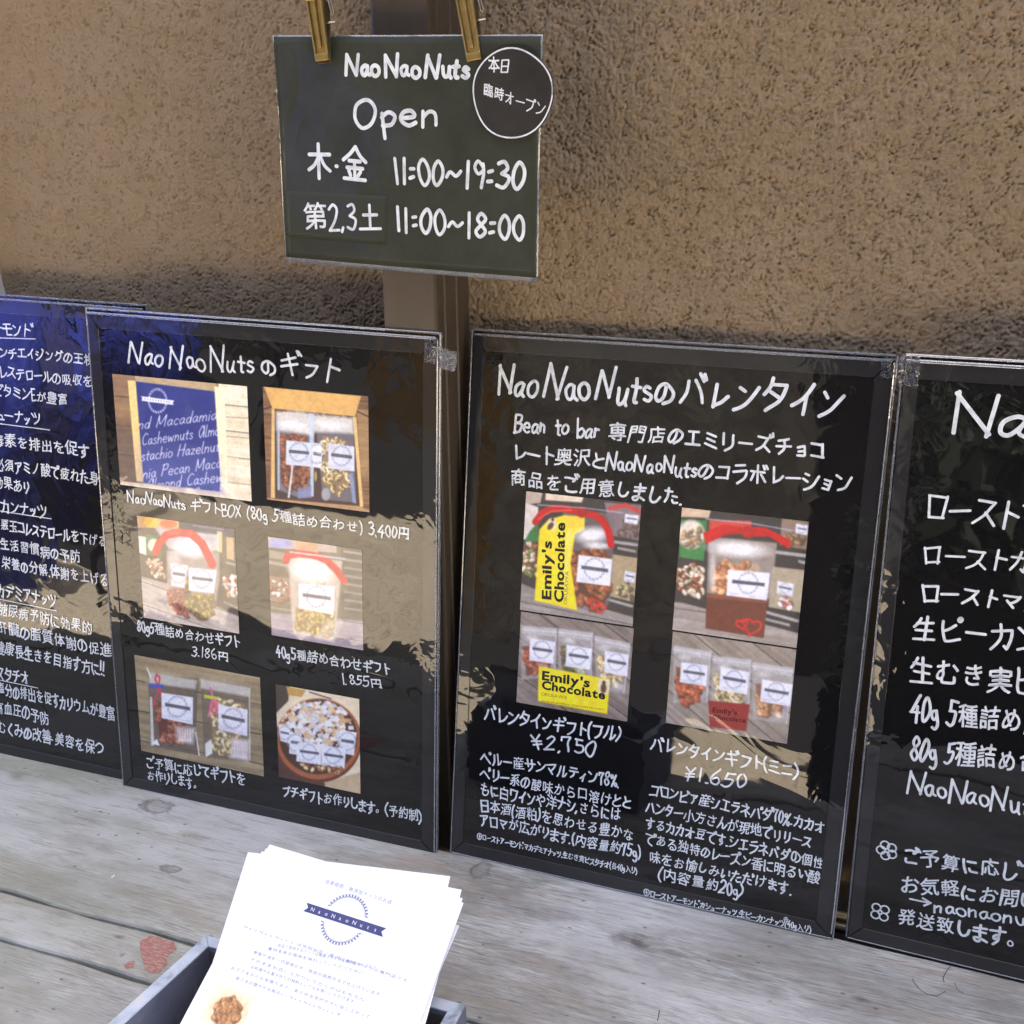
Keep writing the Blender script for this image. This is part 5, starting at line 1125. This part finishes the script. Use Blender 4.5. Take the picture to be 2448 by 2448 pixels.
# brass clips
M_BRASS = simple('aged_brass', (.37, .27, .105), .30, .9, var=.22, vscale=160, bump=.0001, bscale=500)
M_BRASSD = simple('dark_brass', (.10, .070, .030), .5, .7)
M_STEEL = simple('spring_wire', (.42, .38, .30), .3, .9)
def clip(bx, bz, tx, tz, label):
    ax = Vector((tx - bx, 0.0, tz - bz)).normalized(); fw = Vector((0.10, -1, 0.12)).normalized(); sx = ax.cross(fw).normalized() * -1
    if sx.x < 0: sx = -sx
    fw = sx.cross(ax).normalized()
    if fw.y > 0: fw = -fw
    Mw = Matrix(((sx.x, ax.x, fw.x, bx), (sx.y, ax.y, fw.y, -.0905), (sx.z, ax.z, fw.z, bz), (0, 0, 0, 1)))
    root = thing('brass_clip', label, 'clip', Mw, 'brass clips holding the sign')
    w0, w1 = .0047, .0058
    def wx(y): return w0 + (w1 - w0) * y / .06
    m = MB(); zf, zr = .0027, .0008
    def slab(xa, xb, ya, yb, z0, z1): # follows the taper
        m.add([(xa(ya), ya, z0), (xb(ya), ya, z0), (xb(yb), yb, z0), (xa(yb), yb, z0), (xa(ya), ya, z1), (xb(ya), ya, z1), (xb(yb), yb, z1), (xa(yb), yb, z1)], [(0,3,2,1),(4,5,6,7),(0,1,5,4),(1,2,6,5),(2,3,7,6),(3,0,4,7)])
    E = lambda s_, o_: (lambda y: s_ * (wx(y) - o_))
    slab(E(-1, 0), E(1, 0), 0, .060, 0, zr)                         # back web
    slab(E(-1, 0), E(-1, .0013), .0045, .036, zr, zf); slab(E(1, .0013), E(1, 0), .0045, .036, zr, zf)
    slab(E(-1, 0), E(1, 0), 0, .0045, zr, zf + .0002); slab(E(-1, 0), E(1, 0), .036, .060, zr, zf)
    slab(lambda y: -.00085, lambda y: .00085, .0075, .036, zr, zf)
    m.build('front_lever', M_BRASS, root, bevel=.00035)
    m = MB(); m.add([(-.0046, -.0015, -.0004), (.0046, -.0015, -.0004), (.0046, -.0015, -.0020), (-.0046, -.0015, -.0020), (-.0050, .030, -.0085), (.0050, .030, -.0085), (.0050, .030, -.0100), (-.0050, .030, -.0100), (-.0054, .062, -.0160), (.0054, .062, -.0160), (.0054, .062, -.0172), (-.0054, .062, -.0172)],
          [(0,1,2,3), (0,4,5,1), (4,8,9,5), (3,2,6,7), (7,6,10,11), (0,3,7,4), (4,7,11,8), (1,5,6,2), (5,9,10,6), (8,11,10,9)])
    m.build('rear_lever', M_BRASSD, root, bevel=.0003)
    m = MB(); m.tube([(.0032, .0, -.0004), (-.0032, .0, -.0004)], .0006, 6)
    m.build('jaw_lip', M_BRASSD, root)
    for xa in (.0046, -.0058):
        m = MB(); m.box(xa, .022, -.0075, xa + .0007, .040, .0003); m.build('side_cheek', M_BRASSD, root)
    m = MB(); cy_ = .0385
    for k in range(1): m.tube([(.0064 - .0001 * j + .0, cy_ + .0032 * math.cos(j * .5), -.0055 + .0032 * math.sin(j * .5)) for j in range(60)], .0005, 6)
    m.tube([(.0066, cy_ + .003, -.0055), (.0080, .034, -.0062), (.0084, .029, -.0070), (.0076, .0262, -.0072), (.0066, .0285, -.0070), (.0062, .036, -.0058)], .00055, 6)
    m.tube([(-.0068, .0225, -.0045), (.0098, .0225, -.0045)], .0007, 8)
    m.build('spring', M_STEEL, root, smooth=True)
    m = MB(); m.tube([(0, .0395, zf - .0003), (0, .0395, zf + .0005)], .0022, 16); m.build('rivet', M_BRASSD, root)
    return root
clip(.0915, .6040, .0880, .6392, 'left brass clip gripping the top edge of the hanging sign')
clip(.1968, .6026, .1909, .6364, 'right brass clip beside the round notice on the hanging sign')
b = MB(); b.tube([(.02, -.098, .668), (.26, -.098, .668)], .0015, 8); b.tube([(.126, -.048, .668), (.126, -.098, .668)], .002, 8); o = b.build('hanging_rod', M_STEEL, smooth=True); tag(o, 'thin metal rod on the post that the brass clips hang from', 'rod')

# ------------------------------------------------------------------ box of leaflets
def box_paint():
    N = NT('worn_blue_grey_paint'); v = N.coord(1, 1, 1)
    f = N.noise(v, 90, 6, .7); g = N.noise(v, 25, 4, .6)
    c = N.mix(N.ramp(g, [(0.4, 0), (0.6, 1)]), (.12, .13, .175), (.15, .16, .205)); N.l(N.mix(N.ramp(f, [(0.58, 0), (0.68, .5)]), c, (.3, .33, .38)), N.b.inputs['Base Color']); N.b.inputs['Roughness'].default_value = .6; return N.m
def rim_paint():
    N = NT('worn_white_rim'); v = N.coord(1, 1, 1); f = N.noise(v, 60, 5, .6)
    N.l(N.ramp(f, [(0.30, (.15, .17, .22)), (0.42, (.36, .41, .47)), (0.62, (.46, .51, .58)), (0.78, (.58, .54, .46))]), N.b.inputs['Base Color']); N.b.inputs['Roughness'].default_value = .6; N.l(N.bump(f, .0006), N.b.inputs['Normal']); return N.m
M_BP, M_RP = box_paint(), rim_paint(); M_BI = simple('box_inside_brown', (.115, .088, .072), .7, var=.2)
BX = thing('leaflet_box', 'open wooden box with worn blue grey paint holding a stack of leaflets', 'box', Matrix.Translation((.17, -.40, 0)))
hB = .070; t = .0085; z0 = .001
A_ = (.0800, -.2950); B_ = (.2625, -.2943); C_ = (.2600, -.4900); D_ = (.0555, -.4900)
def inset(P, t):
    P = [np.array(p) for p in P]; out = []; n = len(P)
    for i in range(n):
        a, b, c = P[i-1], P[i], P[(i+1) % n]; d1 = (b - a) / np.hypot(*(b - a)); d2 = (c - b) / np.hypot(*(c - b)); n1 = np.array([d1[1], -d1[0]]); n2 = np.array([d2[1], -d2[0]])
        k = (n1 + n2); k /= (1 + n1 @ n2); out.append(tuple(b + k * t))
    return out
OUT = [A_, B_, C_, D_]; INN = inset(OUT, t)
org = np.array([.17, -.40])
def wall_part(i, name, lab=None):
    j = (i + 1) % 4; P = [OUT[i], OUT[j], INN[j], INN[i]]; P = [tuple(np.array(p) - org) for p in P]
    b = MB(); b.prism(P, z0, hB - .0012); o = b.build(name, M_BP, BX)
    P2 = inset([tuple(p) for p in P], -.0002)
    b = MB(); b.prism(P, hB - .00115, hB + .0004); r_ = b.build('rim', M_RP, o, bevel=.0007); return o
for i in range(4): wall_part(i, 'side_panel')
b = MB(); b.prism([tuple(np.array(p) - org) for p in inset(OUT, t + .0002)], z0, .006); b.build('bottom_panel', M_BI, BX)
b = MB(); P = INN; a = np.array(P[0]) - org; c = np.array(P[1]) - org; b.add([(a[0] + .0004, a[1] - .0003, .0065), (c[0] - .0004, c[1] - .0003, .0065), (c[0] - .0004, c[1] - .0003, hB - .004), (a[0] + .0004, a[1] - .0003, hB - .004)], [(0, 1, 2, 3)]); b.build('lining', M_BI, BX)

bl, ul, vl, WL, HL = PLN['l']; ML = plane_mat(bl, ul, vl)
M_PAPER = simple('white_paper', (.86, .87, .90), .55, spec=.3)
def curl(X, Y): 
    y = np.asarray(Y) / 198.7; x = np.asarray(X) / 140.
    return 2.0 * (y - .5) ** 2 * 2 + 1.2 * np.sin(x * 3.0) * (1 - y)
def leaflet(TLc, ang, zoff, label, extra=0):
    root_mw = ML @ Matrix.Translation((0, 0, zoff)); c, s_ = math.cos(ang), math.sin(ang)
    n, m = 12, 16; V = []; F = []
    for j in range(m):
        for i in range(n):
            x, y = 139.7 * i / (n-1), -198.0 * j / (m-1); X = TLc[0] + x * c - y * s_; Y = TLc[1] + x * s_ + y * c; V.append((X / 1000, Y / 1000, float(curl(X, Y)) / 1000))
    for j in range(m - 1):
        for i in range(n - 1): F.append((j*n + i, (j+1)*n + i, (j+1)*n + i + 1, j*n + i + 1))
    k = len(V); V += [(x, y, z - .00022) for x, y, z in V]; F += [tuple(q + k for q in f[::-1]) for f in F]
    o = mesh_obj('leaflet', V, F, M_PAPER, None, True, root_mw); tag(o, label, 'leaflet', 'stack of leaflets in the box'); return o
leaflet((1.5, 194), math.radians(-3.3), -.0032, 'bottommost leaflet in the box, showing only along the lower left edge of the stack')
leaflet((-13.3, 190.6), math.radians(9.0), -.0023, 'leaflet twisted left in the stack, its wide top edge sticking out behind the others')
leaflet((-4.0, 193.5), math.radians(5.3), -.0018, 'leaflet whose corner juts just left of the front sheet, under its neighbour')
leaflet((-1.9, 195.9), math.radians(2.3), -.0012, 'leaflet directly beneath the printed front one, showing thin slivers at two corners')
LF = leaflet((0, 198.7), 0.0, 0.0, 'topmost white leaflet with navy ribbon and wreath logo, leaning out of the box')
M_NAVY = simple('navy_print', (.05, .055, .17), .6); M_INKB = simple('grey_blue_print', (.24, .25, .38), .6); M_WPR = simple('white_print', (.8, .8, .84), .6)
zc = lambda X, Y: curl(X, Y) + .15
rl = np.random.RandomState(9)
for i, ln in enumerate([l for l in LINES if l[0] == 'l']):
    a, b2 = (ln[2], ln[3]), (ln[4], ln[5])
    V = []; F = []; x = 0; D = np.array(b2) - np.array(a); Ln = np.hypot(*D); D /= Ln; Nn = np.array([-D[1], D[0]]); nch = len(ln[1])
    for ch in ln[1]:
        v, f = font_glyph(ch)
        if len(v): 
            n = len(V); P = np.array(a) + np.outer((v[:, 0] * .9 + x) * Ln / nch, D) + np.outer(v[:, 1] * (3.0 if i == 0 else 2.3), Nn); V += [tuple(p) + (0,) for p in P]; F += [tuple(k + n for k in q) for q in f]
        x += 1.0
    V = np.array(V, float); V[:, 2] = zc(V[:, 0], V[:, 1]); mesh_obj('printed_text', V / 1000, F, M_INKB, LF)
# ribbon logo
ra, rb = np.array((44.6, 168.4)), np.array((96.1, 168.2)); n = 16; V = []; F = []
for i in range(n + 1):
    for s_ in (-1, 1): p = ra + (rb - ra) * i / n + np.array([0, s_ * 2.7]); V.append((p[0], p[1], 0))
V += [(ra[0] - 2.6, ra[1] - 2.7, 0), (ra[0] - .3, ra[1], 0), (ra[0] - 2.6, ra[1] + 2.7, 0), (rb[0] + 2.6, rb[1] - 2.7, 0), (rb[0] + .3, rb[1], 0), (rb[0] + 2.6, rb[1] + 2.7, 0)]
for i in range(n): F.append((2*i, 2*i+2, 2*i+3, 2*i+1))
k = 2*n + 2; F += [(k, 0, k+1), (k+1, 0, 1), (k+1, 1, k+2), (2*n, k+3, k+4), (2*n, k+4, 2*n+1), (k+4, k+5, 2*n+1)]
V = np.array(V, float); V[:, 2] = zc(V[:, 0], V[:, 1]) + .06; mesh_obj('logo_ribbon', V / 1000, F, M_NAVY, LF)
V = []; F = []
for i, ch in enumerate("NaoNaoNuts"):
    v, f = font_glyph(ch); v = v - np.array([v[:, 0].mean(), 0]); n = len(V); V += [(47.8 + i * 4.95 + p[0] * 3.6, 167.1 + p[1] * 3.4, 0) for p in v]; F += [tuple(q + n for q in g) for g in f]
V = np.array(V, float); V[:, 2] = zc(V[:, 0], V[:, 1]) + .16; mesh_obj('logo_lettering', V / 1000, F, M_WPR, LF)
V = []; F = []
for i in range(44):
    a = i / 44 * 6.2832; R_ = 12.6
    if abs(math.sin(a)) < .30: continue
    for s_ in (-1, 1):
        px_, py_ = 70.4 + R_ * math.cos(a), 168.4 + R_ * math.sin(a) * 1.04; d = a + s_ * .55 + (0 if 1 else 0); L_ = 3.5; wv = .55
        tx, ty = math.cos(d), math.sin(d); n = len(V); V += [(px_, py_, 0), (px_ + tx * L_ * .5 - ty * wv, py_ + ty * L_ * .5 + tx * wv, 0), (px_ + tx * L_, py_ + ty * L_, 0), (px_ + tx * L_ * .5 + ty * wv, py_ + ty * L_ * .5 - tx * wv, 0)]; F.append((n, n+3, n+2, n+1))
V = np.array(V, float); V[:, 2] = zc(V[:, 0], V[:, 1]); mesh_obj('logo_wreath', V / 1000, F, M_INKB, LF)
N = NT('leaflet_print'); a = N.n('Attribute', attribute_name='print'); N.l(a.outputs[0], N.b.inputs['Base Color']); N.b.inputs['Roughness'].default_value = .55; M_LP = N.m
def pic_alm(q):
    s = Pic([(0, 0), (300, 0), (300, 220), (0, 220)], q, 20, .35); s.poly([(-10, -10), (310, -10), (310, 230), (-10, 230)], (238, 218, 180)); s.ell(170, 120, 130, 96, 0, (222, 190, 140), .8, .5)
    s.nuts([(80, 70), (150, 40), (220, 60), (260, 120), (240, 190), (160, 225), (90, 190), (66, 130)], 110, [(182, 128, 76), (196, 142, 88), (166, 112, 66)], 19, back=(120, 78, 50)); return s
def pic_oat(q):
    s = Pic([(0, 0), (300, 0), (300, 220), (0, 220)], q, 21, .35); s.poly([(-10, -10), (310, -10), (310, 230), (-10, 230)], (240, 226, 192)); s.ell(150, 130, 120, 70, 0, (252, 250, 240), .9, .4)
    s.nuts([(50, 150), (150, 110), (250, 150), (240, 220), (60, 220)], 80, [(236, 226, 196), (226, 212, 170)], 13, back=(232, 220, 190)); return s
pic_alm([(7.5, 110.5), (36, 110.5), (36, 88), (7.5, 88)]).build('photo_print', M_LP, LF, .18, curl)
pic_oat([(51.5, 111.5), (83, 111.5), (83, 89), (51.5, 89)]).build('photo_print', M_LP, LF, .18, curl)

# ------------------------------------------------------------------ street behind the viewer (seen only as reflections in the plastic)
def paving():
    N = NT('paving'); v = N.coord(); br = N.n('TexBrick'); N.l(v, br.inputs['Vector']); br.inputs['Scale'].default_value = 3.0
    for k, c in ((1, (.60, .53, .40)), (2, (.54, .47, .35)), (3, (.25, .22, .17))): br.inputs[k].default_value = (*c, 1)
    br.inputs['Mortar Size'].default_value = .012; c = N.mix(N.ramp(N.noise(v, 2.5, 5), [(.3, 0), (.7, .4)]), br.outputs[0], (.30, .26, .20)); N.l(c, N.b.inputs['Base Color']); N.b.inputs['Roughness'].default_value = .85; return N.m
mesh_obj_g = mesh_obj('ground', [(-60, -60, -.55), (60, -60, -.55), (60, 60, -.55), (-60, 60, -.55)], [(0, 1, 2, 3)], paving()); tag(mesh_obj_g, kind='structure')
def dark_strip(): return simple('asphalt', (.030, .030, .031), .85, spec=.05, var=.2)
o = mesh_obj('added_dark_ground', [(-40, -2.0, -.546), (-.62, -2.0, -.546), (-.45, -1.32, -.546), (40, -1.32, -.546), (40, 0, -.546), (-40, 0, -.546)], [(0, 1, 2, 3, 4, 5)], dark_strip()); tag(o, kind='structure')  # dark ground sheet added and shaped to blacken the lower board reflections
o = mesh_obj('road', [(-40, -9, -.546), (40, -9, -.546), (40, -3.45, -.546), (-40, -3.45, -.546)], [(0, 1, 2, 3)], dark_strip()); tag(o, kind='structure')
def stone():
    N = NT('dark_stone'); v = N.coord(); vo = N.n('TexVoronoi'); vo.inputs['Scale'].default_value = 6; N.l(v, vo.inputs[0]); vo.feature = 'DISTANCE_TO_EDGE'
    c = N.mix(N.ramp(vo.outputs[0], [(0.0, 0), (.08, 1)]), (.03, .027, .022), N.ramp(N.noise(v, 4, 6), [(.3, (.03, .027, .022)), (.7, (.085, .077, .062))])); N.l(c, N.b.inputs['Base Color']); N.b.inputs['Roughness'].default_value = .9; return N.m
b = MB(); b.box(-1.75, -5.6, -.54, -.10, -5.2, 2.6); o = b.build('stone_wall', stone()); tag(o, 'rough grey stone wall across the street, seen only in the board reflections', 'wall')
mt = simple('black_timber', (.010, .009, .008), .8, spec=.03, var=.3, vscale=6)
fb = thing('timber_fence', 'tall black timber fence across the street', 'fence', Matrix.Translation((1.5, -5.3, -.54)))
for i in range(22):
    b = MB(); b.box(-1.58 + i * .22, 0, 0, -1.38 + i * .22, .03, 2.5); b.build('board', mt, fb)
b = MB(); b.box(-2.25, -5.45, -.54, -1.76, -5.25, 2.6); o = b.build('timber_pillar', simple('ochre_timber', (.07, .042, .012), .8, spec=.05, var=.4, vscale=7)); tag(o, 'ochre brown timber pillar beside the stone wall across the street', 'pillar')
def curtain(label_, xc_, yc_, zt_, xa_, xb_, hs_):  # unseen navy cloth, added to colour what the left boards reflect
    CUR = thing('cloth_curtain', label_, 'curtain', Matrix.Translation((xc_, yc_, zt_)))
    r = np.random.RandomState(2); x = xa_; ci = 0
    ccol = [(.020, .026, .26), (.015, .02, .20), (.02, .03, .33), (.06, .032, .025), (.018, .022, .24), (.015, .018, .18), (.02, .028, .30), (.03, .02, .12), (.02, .024, .26), (.018, .022, .22)]
    while x < xb_:
        wv = r.uniform(.16, .42); cc_ = ccol[ci % len(ccol)]; col = (cc_[0] * 1.2, cc_[1] * 1.9, cc_[2] * 1.55); ci += 1; V = []; F = []; n = 12
        for i in range(n + 1):
            for z in (-1.08 * hs_ + r.uniform(0, .02), 0): V.append((x + wv * i / n, .05 * math.sin(i * 1.3 + ci) - .2 * (x * .2), z))
        for i in range(n): F.append((2*i, 2*i+2, 2*i+3, 2*i+1))
        o = mesh_obj('cloth_panel', V, F, simple('cloth_%d' % ci, col, .8), CUR, True); sm = o.modifiers.new('t', 'SOLIDIFY'); sm.thickness = .004
        x += wv + .01
    b = MB(); b.tube([(xa_ - .05, 0, .02), (xb_ + .4, 0, .02)], .02, 8); b.tube([(xa_ - .05, 0, .02), (xa_ - .05, 0, -.54 - zt_)], .025, 8); b.tube([(xb_ + .4, 0, .02), (xb_ + .4, 0, -.54 - zt_)], .025, 8); b.build('added_cloth_rail', mt, CUR)
curtain('unseen navy cloth on a rail farther across the street, added to tint the board reflections', -3.6, -4.4, .62, -2.2, .75, 1.0)
curtain('unseen navy cloth on a rail on the near pavement, added to hide bright ground in reflections', -3.6, -2.6, .80, -1.4, 1.1, 1.2)
b = MB(); b.box(-9, -9.5, -.54, 9, -9.0, 5.0); o = b.build('far_building', simple('far_plaster', (.022, .022, .019), .9, spec=.03, var=.3, vscale=1.5)); tag(o, 'plain dull plaster building far across the street', 'building')
